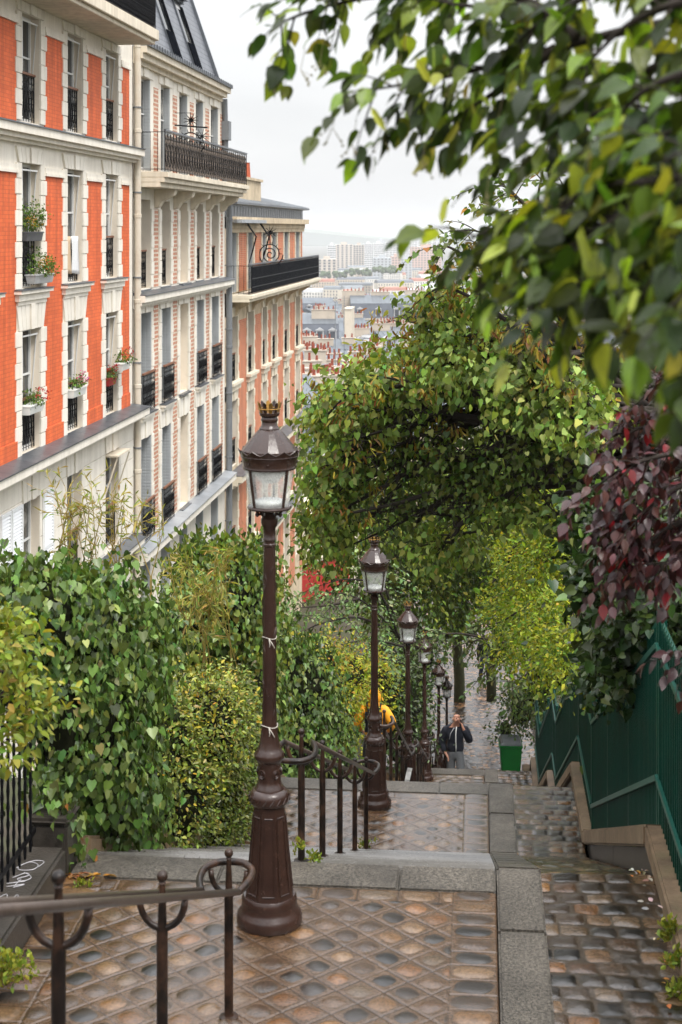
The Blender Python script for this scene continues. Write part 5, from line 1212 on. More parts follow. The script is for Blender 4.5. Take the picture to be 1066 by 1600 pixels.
def bamboo(label,x,y,zb,canes,size=.13,n=16):
    t=thing('bamboo',label,'bamboo',(x,y,zb)); p0=Vector((x,y,zb)); b=MB(); C=[];L=[];N=[]
    for pts in canes:
        b.tube([v-p0 for v in pts],[.007*(1-.75*i/(len(pts)-1)) for i in range(len(pts))],5)
        for k in range(n):
            f=.3+.7*random.random(); i=min(len(pts)-2,int(f*(len(pts)-1))); s=pts[i].lerp(pts[i+1],random.random()); d=(pts[i+1]-pts[i]).normalized()
            r=Vector(RNG.standard_normal(3)); e=s+(d*.5+r*.35).normalized()*random.uniform(.08,.3); b.tube([s-p0,e-p0],[.003,.0015],3)
            for j in range(4):
                C.append(s.lerp(e,.4+.2*j)); L.append((e-s).normalized()+Vector(RNG.standard_normal(3))*.6+Vector((0,0,-.25))); N.append(Vector(RNG.standard_normal(3))+Vector((0,0,.8)))
    b.build('canes',CANE,t,smooth=True); C=np.array(C);n=len(C)
    blades('leaves',C,np.array(L),np.array(N),size*(.6+.7*RNG.random(n)),'narrow',colours(n,[(.24,.24,.05),(.32,.30,.06),(.18,.22,.05),(.40,.33,.10)]),LEAF(),t,False,np.array(p0))
c0=[]
for k in range(8):
    bx=random.uniform(300,400); tx=bx+random.uniform(-110,70); c0.append(PL((bx,1080,16.6),(bx+(tx-bx)*.35,1000,16.5),(tx,random.uniform(870,960),16.4),(tx+(tx-bx)*.3,random.uniform(850,960),16.3)))
bamboo('bamboo canes with yellow stems leaning before the ivy left of the lamp','0' and -2.95,16.4,-2.4,c0,.10,22)
c0=[]
for k in range(16):
    bx=random.uniform(60,240); tx=bx+random.uniform(-25,25); c0.append(PL((bx,1000,13.2),(bx,900,13.2),(tx,random.uniform(770,850),13.1),(tx+random.uniform(-20,20),random.uniform(740,830),13)))
bamboo('thin bamboo sprigs standing before the white wall of the orange house',-3.6,13.2,-1.3,c0,.085,9)
plant('dark_shrub','dark shrub filling the ground behind the black iron fence','shrub',(-3.6,7.6,0),[(-3.5,6.6,.7,.35,.9,.7),(-3.5,8.2,.6,.35,.9,.7),(-3.4,9.3,.4,.3,.5,.5)],420,6,.08,.07,'hex',DG[:2],None,'tree',inner=.7,core=.8)
# weeds and small plants
def weed(label,px,py,d,r,h,n,tm='hex',size=.035,pal=LG,group='weeds in the joints'):
    c=P(px,py,d); t=thing('weed',label,'weed',c,0,group); C,O,_=cloud([(0,0,h*.4,r,r*.7,h*.55)],n,6,r*.22,.2); C[:,2]=np.abs(C[:,2]); L,N=orient(O,'up'); k=len(C)
    blades('leaves',C,L,N,size*(.6+.7*RNG.random(k)),tm,colours(k,pal),LEAF(),t)
for a in [('leafy weeds along the foot of the small leaved bush',300,1328,14.6,.28,.22,60),('weed clump beside the dark left coping past the bush',365,1310,15.4,.16,.22,40),('tall weeds beside the lamp along the second landing kerb',388,1275,16.6,.12,.2,24),('fresh green weed tuft under the near railing at bottom left',8,1535,8.2,.13,.16,70),
 ('small weed at the foot of the last railing post by the second landing',570,1330,16.1,.08,.14,20),('small weed between the two first railing posts',487,1345,10.0,.05,.05,8),('tiny weed right beside the nearest lamp foot',466,1332,10.0,.03,.09,6),('weed sprig in the corner under the ivy trail',130,1392,9.6,.06,.06,14),
 ('ivy shoots climbing out of the gutter beside the coping',1047,1470,8.7,.05,.14,22),('bigger leaved weed at the lower right corner by the coping',1058,1560,8.2,.05,.12,16),('weed strip along the coping between the two other tufts',1052,1510,8.45,.05,.12,18),('grass tuft by the foot of the fourth lamp post',664,1222,32.2,.14,.14,12)]:
    weed(*a)
# fallen leaves in the corner
k=40; C=np.array([P(random.gauss(118,26),random.gauss(1392,7),9.7) for _ in range(k)]); C[:,2]=.012+.01*RNG.random(k)
o=blades('fallen_leaves',C,np.c_[RNG.standard_normal((k,2)),.1*RNG.standard_normal(k)],np.c_[.3*RNG.standard_normal((k,2)),np.ones(k)],.04+.03*RNG.random(k),'hex',colours(k,[(.35,.14,.03),(.25,.12,.05),(.12,.07,.04)]),LEAF()); tag(o,'scatter of brown fallen leaves in the corner below the ivy','leaves',kind='stuff')
k=30; yy=7.9+2.3*RNG.random(k); C=np.c_[1.07-.12*RNG.random(k)**2,yy,np.array([prof(v) for v in yy])+.02]
o=blades('fallen_leaves',C,np.c_[RNG.standard_normal((k,2)),.1*RNG.standard_normal(k)],np.c_[.3*RNG.standard_normal((k,2)),np.ones(k)],.025+.025*RNG.random(k),'hex',colours(k,[(.45,.30,.10),(.35,.14,.03),(.25,.2,.12),(.5,.45,.4)]),LEAF()); tag(o,'scatter of pale litter and leaves along the right coping','leaves',kind='stuff')
# right side: trees over the steps
T1=plant('linden_tree','broad linden tree with yellow bracts spreading its crown over the steps','tree',(3.0,14.5,-.6),
 [E(560,630,15,80,62,.9),E(520,700,15.4,50,70,.8),E(640,590,14.6,85,52,.9),E(520,790,15.6,46,70,.8),E(745,560,14,85,55,.9),E(690,490,14.4,45,45,.6),E(830,600,13.6,95,55,1.),E(560,720,15.2,45,40,.5),E(530,800,15.4,30,40,.5),E(690,850,15,60,30,.6),E(905,650,12.9,60,60,.8),E(492,840,15.8,22,40,.5),E(640,670,14.9,50,26,.4),E(820,800,14,60,26,.5)],
 1500,9,.085,.06,'heart',[(.065,.10,.016),(.13,.19,.034),(.22,.29,.06),(.30,.36,.10)],[3,4,3,2],'droop',trunk=([(3.0,14.5,-.6),(2.7,14.3,1.0),(2.2,14.2,2.2),(1.3,14.2,2.9),(.4,14.3,3.2)],(.16,.07)),limbs=110,inner=.66)
# sparse inner foliage and the dark limbs that show through it
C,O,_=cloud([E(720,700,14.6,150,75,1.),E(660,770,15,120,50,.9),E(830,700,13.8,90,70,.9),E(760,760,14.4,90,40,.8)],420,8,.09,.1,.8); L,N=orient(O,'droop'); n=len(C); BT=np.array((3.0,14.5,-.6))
blades('inner_foliage',C,L,N,.055*(.5+.8*RNG.random(n)),'heart',colours(n,[(.04,.065,.012),(.07,.105,.02),(.11,.15,.03)]),LEAF(),T1,False,BT)  # greens darker than the shell: crown shade put into the leaf colour
b=MB(); O_=Vector((3.0,14.5,-.6))
def limb(pts,r0,r1,lv=0):
    pts=[P(*q) if not isinstance(q,Vector) else q for q in pts]; q=[]
    for i in range(len(pts)-1):
        for k in range(5): q.append(pts[i].lerp(pts[i+1],k/5)+Vector(RNG.standard_normal(3))*.018)
    q.append(pts[-1]); m=len(q); b.tube([v-O_ for v in q],[r0+(r1-r0)*i/(m-1) for i in range(m)],6)
    if lv<2:
        for k in range(5 if lv==0 else 3):
            i=random.randint(2,m-3); d=(q[i+1]-q[i-1]).normalized(); s=(d*.8+Vector(RNG.standard_normal(3))*.55+Vector((0,0,.1))).normalized(); ln=random.uniform(.45,.95)*(1 if lv==0 else .6)
            limb([q[i],q[i]+s*ln*.5,q[i]+s*ln+Vector((0,0,-.06))],max(.006,(r0+(r1-r0)*i/m)*.55),.004,lv+1)
for l in ([(960,760,13.4),(880,715,13.8),(800,700,14.1),(700,715,14.4),(610,750,14.8),(540,800,15.2)],[(820,702,14.1),(730,650,14.3),(640,640,14.6),(560,620,14.9)],[(700,715,14.4),(640,690,14.7),(570,700,15)],[(960,760,13.4),(870,650,13.6),(780,590,13.9),(690,520,14.2)],[(820,702,14.1),(740,760,14.4),(660,800,14.8),(640,830,15.0)],[(880,715,13.8),(800,770,14.1),(720,820,14.5),(690,860,14.8)],[(870,650,13.6),(860,560,13.5),(800,470,13.6)]): limb(l,.05,.012)
b.build('limbs',BARK,T1,smooth=True)
C,O,_=cloud([E(560,600,14.8,80,60,.8),E(550,700,15,70,90,.9),E(530,790,15.4,40,70,.7),E(640,600,14.4,110,90,1.),E(800,480,13.6,120,110,.9),E(690,440,14.2,50,50,.5),E(870,560,13,80,60,.8)],120,18,.06,.85); L,N=orient(O,'droop'); n=len(C)
blades('bracts',C,L,N,.075*(.7+.6*RNG.random(n)),'bract',colours(n,[(.26,.20,.03),(.22,.15,.025),(.17,.085,.02),(.28,.28,.04)]),LEAF(),T1,False,np.array((3.0,14.5,-.6)))
sprays('linden_sapling','upright linden shoots with rounded leaves against the sky above the crown','tree',(3.2,13.6,-.4),[PL((900,700,13.2),(880,520,13.2),(800,400,13.4),(735,355,13.6)),PL((880,520,13.2),(860,380,13.2),(800,300,13.3),(775,290,13.3)),PL((870,480,13.2),(790,440,13.4),(710,390,13.7),(690,385,13.7)),PL((860,420,13.2),(840,330,13.1),(850,260,13)),PL((890,600,13.2),(790,500,13.5),(700,450,13.9),(655,470,14)),PL((890,560,13.2),(820,470,13.3),(760,440,13.4)),PL((880,450,13.2),(900,350,13),(880,290,13))],.066,'heart',[(.06,.095,.016),(.11,.16,.032),(.17,.23,.055),(.30,.17,.03)],.05,.42,'alt',.014,ntw=13,droop=.5,w=[3,4,2,.7])
plant('hazel_bush','dark green broad leaved bush leaning over the green fence','shrub',(2.4,12.2,-.4),
 [E(943,860,12.4,45,70,.7),E(993,935,11.8,85,70,.7),E(973,1010,12.2,45,60,.6),E(1038,890,11.3,70,80,.6),E(968,820,12.3,60,60,.6),E(948,1050,13.0,34,40,.4),E(1068,960,11.2,50,50,.5)],1400,6,.09,.078,'heart',[(.018,.034,.008),(.03,.055,.012),(.055,.09,.022),(.12,.165,.055)],[3,4,2,.8],'tree',True,inner=.7,trunk=([(2.4,12.2,-.4),(2.2,12.2,.8),(2.1,12.3,1.6)],(.06,.03)),limbs=20,core=.6)
plant('golden_robinia','golden leaved robinia glowing behind the fence','tree',(2.2,19.5,-2.4),
 [E(850,880,20,55,80,1.2),E(820,960,22,50,65,1.2),E(870,830,19.5,50,60,1.),E(800,870,22,38,50,1.),E(865,975,17.5,48,65,.7),E(880,1035,16.5,32,42,.5),E(850,1030,18,34,36,.7),E(900,900,18.5,30,50,.7),E(790,1010,23,32,30,.8),E(830,790,21,45,34,1.),E(770,950,23,22,26,.5),E(860,790,20,50,22,.7),E(905,985,16.5,22,36,.3),E(780,790,23,30,24,.7)],1900,9,.11,.058,'hex',GO+[(.08,.125,.015)],[3,4,2,3,3],'tree',inner=.35,trunk=([(2.2,19.5,-2.4),(2.0,19.5,-.5),(1.7,19.5,1.)],(.10,.05)),limbs=34)
plant('elm_tree','dark drooping elm shading the foot of the steps','tree',P(718,1108,55),
 [E(600,770,45,110,60,3),E(730,750,47,120,70,3),E(540,700,46,60,60,3),E(600,890,46,95,75,3.),E(700,880,48,85,85,3.),E(660,950,44,65,55,2.5),E(560,830,42,75,55,2.5),E(740,930,46,55,60,2.5),E(640,820,46,100,60,3),E(770,860,48,60,80,3),E(600,960,44,35,50,2)],2500,9,.28,.15,'hex',[(.03,.052,.006),(.055,.09,.011),(.11,.16,.018),(.22,.27,.035)],[3,4,3,1.2],'droop',inner=.6,trunk=(PL((718,1108,55),(718,1060,55),(714,1000,54),(700,940,52),(680,890,49)),(.22,.14)),limbs=40,bark=MOSS)
plant('street_tree','second mossy trunk at the right of the cobbled street','tree',P(768,1095,52),[E(830,960,50,60,70,2.5),E(800,900,50,60,60,2.5)],320,9,.3,.15,'hex',DG,None,'droop',inner=.5,trunk=(PL((768,1095,52),(768,1040,52),(780,980,51)),(.18,.12)),limbs=16,bark=MOSS)
sprays('ash_sapling','grey green branches drooping across the view of the street','tree',(2.6,29,-4.8),[PL((880,1010,29),(820,995,29),(750,1000,29),(690,1015,29)),PL((860,1030,29),(810,1025,29),(770,1040,29),(745,1065,29)),PL((870,1020,29),(790,1005,29),(720,990,29),(675,995,29)),PL((880,985,29),(820,970,29),(760,975,29)),PL((870,1040,29),(830,1050,29),(800,1070,29))],.11,'hex',GG,.09,.5,'pin',.02,ntw=6,droop=.4)
plant('bin_shrub','leafy shrub standing behind the green bin','shrub',(1.5,41,-9.8),[E(815,1105,40,30,42,1.2),E(790,1140,40.5,16,18,.6),E(840,1080,38,30,40,1.2)],420,7,.16,.10,'hex',DG+GG,None,'tree',inner=.6,core=.6)
plant('background_tree','mass of darker park trees on the slope behind the robinia','tree',(9,46,-9),[E(900,800,44,110,190,4),E(1000,900,36,110,150,3.5),E(830,760,55,130,130,5),E(960,700,40,120,130,4),E(870,1000,34,60,90,2.5),E(1040,600,34,80,90,3)],1500,9,.36,.19,'hex',DG,None,'tree',inner=.7,trunk=([(9,46,-9),(9,46,-2),(8,46,3)],(.3,.2)),limbs=30,core=.8)
plant('background_tree','wide trees closing the view beyond the end of the street','tree',(-1,92,-16),[E(700,930,88,110,60,6),E(620,900,90,90,90,6),E(800,900,85,100,90,6),E(540,930,95,30,40,4)],1000,9,.6,.32,'hex',DG,None,'tree',inner=.7,trunk=([(-1,92,-16),(-1,92,-10)],(.3,.2)),limbs=14,core=.8)
plant('undergrowth','low dark undergrowth along the foot of the green fence','shrub',(1.75,10,-.3),[(1.7,8.5,.35,.3,1.6,.4),(1.75,11.5,-.3,.3,1.5,.6),(1.75,13.5,-1.1,.3,1.4,.6),(1.75,15.8,-2.0,.3,1.4,.6),(1.8,18.5,-2.3,.3,1.6,.6)],420,7,.1,.07,'heart',DG[:3],None,'tree',inner=.7,core=.85)
# purple foliage by the fence
PU=[(.020,.006,.007),(.038,.009,.010),(.06,.018,.017),(.085,.032,.03),(.17,.009,.012),(.28,.014,.02)]
sprays('purple_plum','purple red leaved shrub hanging in from the right edge','tree',(2.3,6.6,.2),[PL((1172,748,6.6),(1082,678,6.5),(1002,668,6.5),(947,708,6.5)),PL((1162,708,6.6),(1082,628,6.5),(1022,613,6.5),(987,638,6.5)),PL((1172,788,6.6),(1082,758,6.4),(1002,778,6.4),(947,838,6.4)),PL((1172,838,6.6),(1092,808,6.4),(1012,848,6.4),(947,903,6.4)),PL((1172,818,6.6),(1102,838,6.3),(1062,858,6.3),(1032,888,6.3)),PL((1172,688,6.6),(1102,588,6.5),(1052,578,6.5)),PL((1172,988,6.5),(1132,1008,6.3),(1072,1033,6.3)),PL((1162,728,6.5),(1072,708,6.3),(982,728,6.3),(922,768,6.3)),PL((1172,768,6.5),(1102,688,6.6),(1032,698,6.6),(972,678,6.6)),PL((1172,828,6.6),(1112,838,6.5),(1072,868,6.5)),PL((1172,788,6.5),(1112,748,6.7),(1052,808,6.7),(1022,838,6.7)),PL((1172,838,6.5),(1102,758,6.3),(1032,778,6.3),(982,828,6.3)),PL((1172,638,6.6),(1112,648,6.6),(1062,638,6.6),(1022,678,6.6)),
 PL((1182,988,6.6),(1172,838,6.6),(1172,688,6.6))],.056,'ovate',PU,.024,.16,'alt',.008,ntw=30,droop=.6,w=[3,4,3,1.6,.5,.2],glossy=True)
# great linden branches reaching over the viewer from the right
FG=[(.018,.030,.005),(.036,.058,.008),(.07,.11,.014),(.15,.20,.02),(.26,.32,.035)]
fgl=[PL((1250,-70,2.7),(1000,-40,3.0),(800,-15,3.2),(640,-10,3.4),(530,5,3.5),(440,35,3.6)),PL((800,-10,3.2),(700,-35,3.3),(600,-40,3.4),(510,-25,3.5)),
 PL((1250,10,2.6),(1020,40,2.9),(870,75,3.1),(740,110,3.2),(640,130,3.3),(585,140,3.3)),PL((870,75,3.1),(780,140,3.15),(732,170,3.2)),PL((900,60,3.),(820,0,3.1),(740,10,3.2),(660,-5,3.3)),
 PL((1262,170,2.4),(1092,218,2.6),(972,282,2.7),(872,322,2.8),(792,346,2.9),(742,370,3.0)),PL((972,282,2.7),(892,338,2.75),(832,370,2.8),(772,386,2.9)),
 PL((1262,250,2.3),(1092,322,2.45),(992,370,2.55),(932,410,2.6),(892,434,2.6)),PL((1092,322,2.4),(1042,386,2.4),(1022,426,2.4)),PL((1250,100,2.5),(1050,130,2.7),(932,178,2.8),(862,206,2.9)),
 PL((1262,314,2.2),(1132,370,2.3),(1082,410,2.3)),PL((1250,-20,2.5),(1080,0,2.6),(980,40,2.7),(910,110,2.8)),PL((1262,210,2.4),(1092,250,2.5),(1002,306,2.6),(942,346,2.6)),PL((1250,70,2.3),(1120,100,2.4),(1010,140,2.5),(952,202,2.6)),PL((1080,0,2.6),(960,-20,2.8),(870,20,3.),(800,70,3.1)),
 PL((1262,274,2.2),(1122,274,2.3),(1022,282,2.4),(942,290,2.6),(862,322,2.7)),PL((1092,322,2.4),(992,330,2.5),(922,370,2.6),(862,402,2.7)),PL((1262,362,2.1),(1172,402,2.2),(1122,426,2.2)),PL((1262,186,2.2),(1162,194,2.25),(1072,234,2.3)),PL((1250,140,2.3),(1172,160,2.3),(1092,178,2.4),(1032,218,2.5))]
fgl+=[PL((1250,440,2.3),(1120,455,2.4),(1010,455,2.5),(930,450,2.6)),PL((1250,430,2.2),(1130,450,2.3),(1060,470,2.3)),PL((1250,260,2.5),(1120,220,2.6),(1010,250,2.7),(900,300,2.85),(820,330,2.95)),PL((1250,330,2.5),(1130,350,2.6),(1020,410,2.7),(930,450,2.8)),PL((1250,60,2.7),(1130,60,2.8),(1010,110,2.9),(900,150,3.),(830,200,3.05)),PL((1250,400,2.4),(1140,420,2.5),(1040,400,2.6),(950,360,2.7)),PL((1250,130,2.6),(1140,150,2.7),(1030,170,2.8),(950,150,2.9))]
FGT=sprays('linden_tree','great linden branches with long leaves hanging in from the top right, close up','tree',(3.6,3.2,1.0),fgl,.054,'linden',FG,.027,.16,'alt',.006,ntw=24,droop=.7,w=[4,4,3,1.8,1.2],glossy=False,wind=.45)
b=MB(); o=Vector((3.6,3.2,1.0)); b.tube([v-o for v in [Vector((3.6,3.2,1.0)),Vector((3.55,3.1,2.8)),Vector((3.2,3.0,4.0)),Vector((2.2,2.75,4.4)),Vector((1.35,2.55,4.4))]],[.17,.14,.1,.05,.03],10)
for l in fgl:
    if l[0].x>.6: b.tube([Vector((3.3,3.05,3.7))-o,Vector((2.1,2.7,l[0].z*.6+1.6))-o,l[0]-o],[.06,.03,.018],7)
b.build('trunk',BARK,FGT,smooth=True)
C=[];L=[];N=[]
for l in fgl[2:]:
    for k in range(15):
        q=random.random(); i=min(len(l)-2,int(q*(len(l)-1))); v=l[i].lerp(l[i+1],random.random())+Vector(RNG.standard_normal(3))*.06-Vector((0,0,.06)); C.append(v); L.append(Vector((0,0,-1))+Vector(RNG.standard_normal(3))*.35); N.append(Vector((-.2,-1,.2))+Vector(RNG.standard_normal(3))*.6)
n=len(C); blades('bracts',np.array(C),np.array(L),np.array(N),.052*(.7+.6*RNG.random(n)),'bract',colours(n,[(.26,.34,.04),(.34,.40,.06),(.18,.25,.03)]),LEAF(),FGT,False,np.array(o))
# hanging nutlets
b=MB()
for (px,py,d) in ((430,120,3.6),(500,95,3.5),(520,200,3.3),(550,225,3.3),(600,215,3.3),(660,250,3.2),(470,110,3.5),(620,120,3.3),(760,300,3.),(700,130,3.2),(780,180,3.1),(840,300,2.9)):
    c=P(px,py,d); b.tube([c+Vector((.01,0,.05)),c],.0008,3)
    for k in range(5):
        e=c+Vector((random.uniform(-.025,.025),random.uniform(-.02,.02),-random.uniform(.01,.04))); b.tube([c,e],.0006,3); b.ball(e,.003,6,4)
b.build('nutlets',mat('nutlet',(.20,.17,.08),.7),FGT,loc=-o)

flower_boxes()
# ---------------------------------------------------------------- people
SKIN=mat('skin',(.50,.25,.17),.45,.12,20); NAVY=mat('cloth_navy',(.012,.014,.022),.8,.3,40,.2,200); GREYT=mat('cloth_grey',(.13,.135,.14),.85,.3,50,.2,200)
YEL=mat('cloth_yellow',(.78,.33,.015),.55,.12,12); BLK=mat('cloth_black',(.012,.012,.014),.7,.3,30); DENIM=mat('cloth_denim',(.03,.045,.09),.85,.3,40); SHOE=mat('shoe',(.03,.028,.03),.5,.3,20); HAIR=mat('hair_dark',(.02,.013,.01),.6,.3,60)
def skinned(name,parent,m,V,Ed,rad,root=0,sub=2):
    me=bpy.data.meshes.new(name); me.from_pydata([tuple(v) for v in V],Ed,[]); me.materials.append(m)
    o=link(name,me,parent); md=o.modifiers.new('Skin','SKIN'); md.use_smooth_shade=True; md.branch_smoothing=.4
    if not len(me.skin_vertices): raise RuntimeError('no skin layer')
    for i,r in enumerate(rad):
        s=me.skin_vertices[0].data[i]; s.radius=r if isinstance(r,tuple) else (r,r); s.use_root=(i==root)
    s=o.modifiers.new('Sub','SUBSURF'); s.levels=sub; s.render_levels=sub
    return o
def person(label,loc,rz,h,J,jacket,trouser,hair=None,hood=None,hands=True):
    """J: joint positions for a 1.75 m figure facing -Y; x to the viewer's right"""
    s=h/1.75; t=thing('person',label,'person',loc,rz); t.scale=(s,s,s)
    D=dict(pel=(0,0,.95),wai=(0,.0,1.10),che=(0,.01,1.30),shc=(0,.01,1.43),nec=(0,0,1.52),ja=(0,-.02,1.585),sk=(0,.0,1.665),
      hipL=(.09,0,.92),knL=(.10,-.02,.50),anL=(.10,.02,.09),toL=(.11,-.13,.03),hipR=(-.09,0,.92),knR=(-.10,-.02,.50),anR=(-.10,.02,.09),toR=(-.11,-.13,.03),
      shL=(.18,.01,1.42),elL=(.24,.03,1.14),wrL=(.25,-.03,.90),haL=(.25,-.04,.82),shR=(-.18,.01,1.42),elR=(-.24,.03,1.14),wrR=(-.25,-.03,.90),haR=(-.25,-.04,.82)); D.update(J)
    V={k:Vector(v) for k,v in D.items()}
    V['mid']=V['ja'].lerp(V['sk'],.55); V['top']=V['sk']+(V['sk']-V['ja']).normalized()*.062
    ns=['pel','wai','che','shc','nec','ja','sk','mid','top','hipL','knL','anL','toL','hipR','knR','anR','toR','shL','elL','wrL','haL','shR','elR','wrR','haR']
    ed=[('pel','wai'),('wai','che'),('che','shc'),('shc','nec'),('nec','ja'),('ja','mid'),('mid','sk'),('sk','top'),('pel','hipL'),('hipL','knL'),('knL','anL'),('anL','toL'),('pel','hipR'),('hipR','knR'),('knR','anR'),('anR','toR'),('shc','shL'),('shL','elL'),('elL','wrL'),('wrL','haL'),('shc','shR'),('shR','elR'),('elR','wrR'),('wrR','haR')]
    ra=dict(pel=(.15,.11),wai=(.135,.10),che=(.15,.11),shc=(.12,.085),nec=.068,ja=(.078,.085),mid=(.092,.10),sk=(.096,.106),top=(.072,.08),hipL=.085,knL=.058,anL=.04,toL=.035,hipR=.085,knR=.058,anR=.04,toR=.035,shL=.06,elL=.045,wrL=.03,haL=(.042,.02),shR=.06,elR=.045,wrR=.03,haR=(.042,.02))
    vs=[V[n] for n in ns]; rr=[ra[n] for n in ns]; ix={n:i for i,n in enumerate(ns)}; E_=[(ix[a],ix[b]) for a,b in ed]
    hd=(V['sk']-V['ja']).normalized(); fwd=Vector(J.get('face',(0,-1,0))).normalized(); fwd=(fwd-hd*fwd.dot(hd)).normalized(); sd=hd.cross(fwd)
    vs.append(V['ja']+hd*.045+fwd*.127); rr.append(.019); E_.append((ix['mid'],len(vs)-1))      # nose
    if hands:
        for side in 'LR':
            w,hh=V['wr'+side],V['ha'+side]; d=(hh-w).normalized(); n_=d.cross(Vector((0,1,0)) if abs(d.y)<.9 else Vector((1,0,0))).normalized(); q=d.cross(n_)
            for f,(off,ln) in enumerate(((-.026,.058),(-.009,.07),(.009,.066),(.026,.05))):
                a=hh+q*off+d*.03; b=a+d*ln*.55+n_*.012*(1 if side=='L' else -1); c=b+d*ln*.4+n_*.03*(1 if side=='L' else -1)
                k=len(vs); vs+=[a,b,c]; rr+=[.0105,.0095,.008]; E_+=[(ix['ha'+side],k),(k,k+1),(k+1,k+2)]
            k=len(vs); a=w.lerp(hh,.6)-q*.035; vs+=[a,a+d*.04-q*.02]; rr+=[.012,.009]; E_+=[(ix['ha'+side],k),(k,k+1)]
    skinned('body',t,SKIN,vs,E_,rr)
    b=MB()
    for sgn in (-1,1):   # eyes, ears
        e=V['ja']+hd*.07+fwd*.091+sd*.034*sgn; b.ball(e,.0115,8,6)
    b.build('eyes',BLK,t,smooth=True); b=MB()
    for sgn in (-1,1): b.ball(V['ja']+hd*.05-fwd*.0+sd*.083*sgn,(.014,.02,.032),8,6)
    b.build('ears',SKIN,t,smooth=True)
    b=MB(); b.tube([V['ja']+hd*-.004+fwd*.083+sd*x-fwd*abs(x)*.2 for x in (-.024,0,.024)],.005,5); b.build('mouth',mat('lips',(.25,.09,.07),.5),t,smooth=True)
    # clothes
    jn=['wai0','wai','che','shc','col','shL','elL','cuL','shR','elR','cuR']
    P_=dict(V); P_['wai0']=V['pel']-Vector((0,0,.055)); P_['col']=V['nec']-Vector((0,0,.015)); P_['cuL']=V['elL'].lerp(V['wrL'],.93); P_['cuR']=V['elR'].lerp(V['wrR'],.93)
    jr=dict(wai0=(.205,.17),wai=(.19,.148),che=(.20,.15),shc=(.185,.15),col=(.11,.11),shL=.118,elL=.085,cuL=.055,shR=.118,elR=.085,cuR=.055)
    je=[(0,1),(1,2),(2,3),(3,4),(3,5),(5,6),(6,7),(3,8),(8,9),(9,10)]
    skinned('jacket',t,jacket,[P_[n] for n in jn],je,[jr[n] for n in jn],2)
    P_['tw']=V['pel']+Vector((0,0,.12)); tn=['pel','hipL','knL','cuffL','hipR','knR','cuffR','tw']; P_['cuffL']=V['knL'].lerp(V['anL'],.95); P_['cuffR']=V['knR'].lerp(V['anR'],.95)
    tr=dict(tw=(.17,.14),pel=(.175,.145),hipL=.112,knL=.09,cuffL=.075,hipR=.112,knR=.09,cuffR=.075)
    P_['hipL']=V['hipL'].lerp(V['knL'],.2); P_['hipR']=V['hipR'].lerp(V['knR'],.2)
    skinned('trousers',t,trouser,[P_[n] for n in tn],[(0,1),(1,2),(2,3),(0,4),(4,5),(5,6),(0,7)],[tr[n] for n in tn])
    for sd_ in 'LR':
        a,c=V['an'+sd_],V['to'+sd_]; skinned('shoe',t,SHOE,[a-Vector((0,0,.0)),a+Vector((0,.04,-.045)),a.lerp(c,.5)-Vector((0,0,.02)),c],[(0,1),(0,2),(2,3)],[.052,.045,.05,.042])
    if hair:
        b=MB(); c=V['sk']; b.ball(c+hd*.025-fwd*.015,(.098,.108,.098),14,10); b.build('hair',hair,t,smooth=True)
    if hood:
        c=V['sk']; b=MB(); b.ball(c-fwd*.03-hd*.01,(.125,.135,.15),14,10); b.ball(V['nec']-fwd*.05,(.14,.11,.08),14,8); b.build('hood',hood,t,smooth=True)
    return t,V
x,y=-.57,36.1
# heel heights follow the treads: the man climbs towards us
man,V=person('bald man in a navy hooded jacket talking on the phone as he climbs the steps','0' and (x,y,prof(y)-.02),.06,1.97,
  dict(nec=(0,-.01,1.52),ja=(.025,-.06,1.575),sk=(.03,-.025,1.665),face=(.25,-1,0),shL=(.2,.0,1.41),elL=(.30,-.07,1.16),wrL=(.155,-.10,1.46),haL=(.125,-.085,1.53),shR=(-.2,.01,1.40),elR=(-.29,.05,1.12),wrR=(-.21,-.05,.93),haR=(-.17,-.08,.87),
  knL=(.10,-.16,.58),anL=(.10,-.14,.24),toL=(.11,-.29,.18),knR=(-.10,-.03,.50),anR=(-.10,.06,.10)),NAVY,GREYT)
b=MB(); b.tube([(.015,-.118,1.50),(.0,-.16,1.38),(.0,-.162,1.2),(.005,-.16,1.08),(.0,-.155,1.0)],.011,6); b.build('zip',M['white'],man,smooth=True)
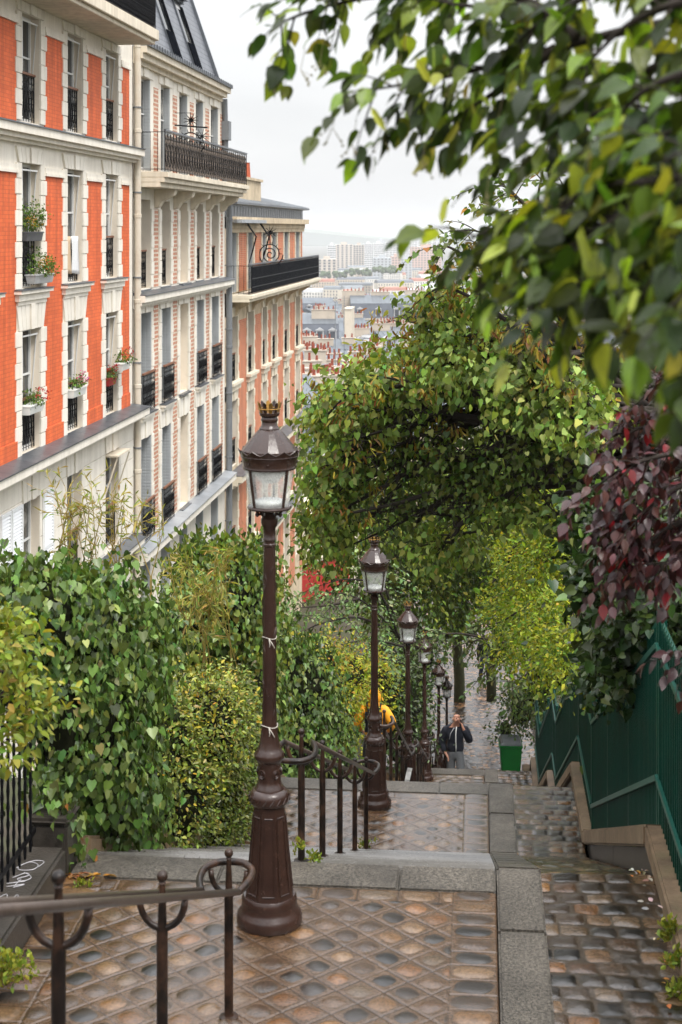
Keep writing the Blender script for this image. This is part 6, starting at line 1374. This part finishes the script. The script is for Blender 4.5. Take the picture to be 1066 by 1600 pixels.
b=MB(); b.tube([(-.03,-.12,1.48),(-.11,-.14,1.36),(-.13,-.15,1.25)],.008,5); b.build('drawcord',mat('cord',(.4,.4,.42),.8),man,smooth=True)
b=MB(); b.tube([(-.10,.03,1.47),(-.04,.10,1.50),(.05,.10,1.50),(.11,.02,1.47),(.06,-.09,1.43),(-.03,-.10,1.42)],.032,8,closed=True); b.build('collar_hood',NAVY,man,smooth=True)
s_=1.97/1.75; b=MB(); b.box(-.008,.008,-.035,.035,-.075,.075); o=b.build('mobile_phone',BLK,bevel=.004); o.location=man.matrix_basis@Vector((.105,-.07,1.575)); o.rotation_euler=(.25,-.12,.3); tag(o,'black mobile phone held to the ear of the bald man','phone')
x,y=-1.84,26.8; zp=prof(26.8)
p2,V=person('person in a yellow hooded jacket and black backpack half hidden behind the second lamp','0' and (x,y,zp),PI,1.72,
  dict(elL=(.33,.08,1.17),wrL=(.24,-.12,1.0),haL=(.2,-.17,.96),elR=(-.34,.06,1.18),wrR=(-.24,-.1,1.0),haR=(-.2,-.15,.96),knL=(.14,-.1,.52),anL=(.17,-.02,.09),toL=(.18,-.16,.03),knR=(-.1,.06,.5),anR=(-.12,.22,.12),toR=(-.12,.1,.05)),YEL,BLK,hood=YEL)
b=MB(); b.box(-.15,.15,.14,.30,1.02,1.46); o=b.build('backpack',BLK,bevel=.05,smooth=50); o.location=(x,y,zp); o.rotation_euler=(0,0,PI); tag(o,'black backpack worn over the yellow jacket','backpack')
b=MB()
for sg in (-1,1): b.tube([(sg*.10,.15,1.43),(sg*.115,.06,1.53),(sg*.12,-.08,1.47),(sg*.12,-.15,1.3),(sg*.14,-.05,1.1),(sg*.14,.14,1.06)],.022,6)
b.build('strap',BLK,o,smooth=True)
p=P(757,1075,58); person('passer-by in dark jeans glimpsed between the trunks at the end of the street',(p.x,p.y,prof(p.y)),.4,1.72,dict(knL=(.1,-.14,.52),anL=(.1,-.08,.1),toL=(.1,-.22,.05),anR=(-.1,.2,.13),knR=(-.1,.03,.5)),NAVY,DENIM,hair=HAIR)
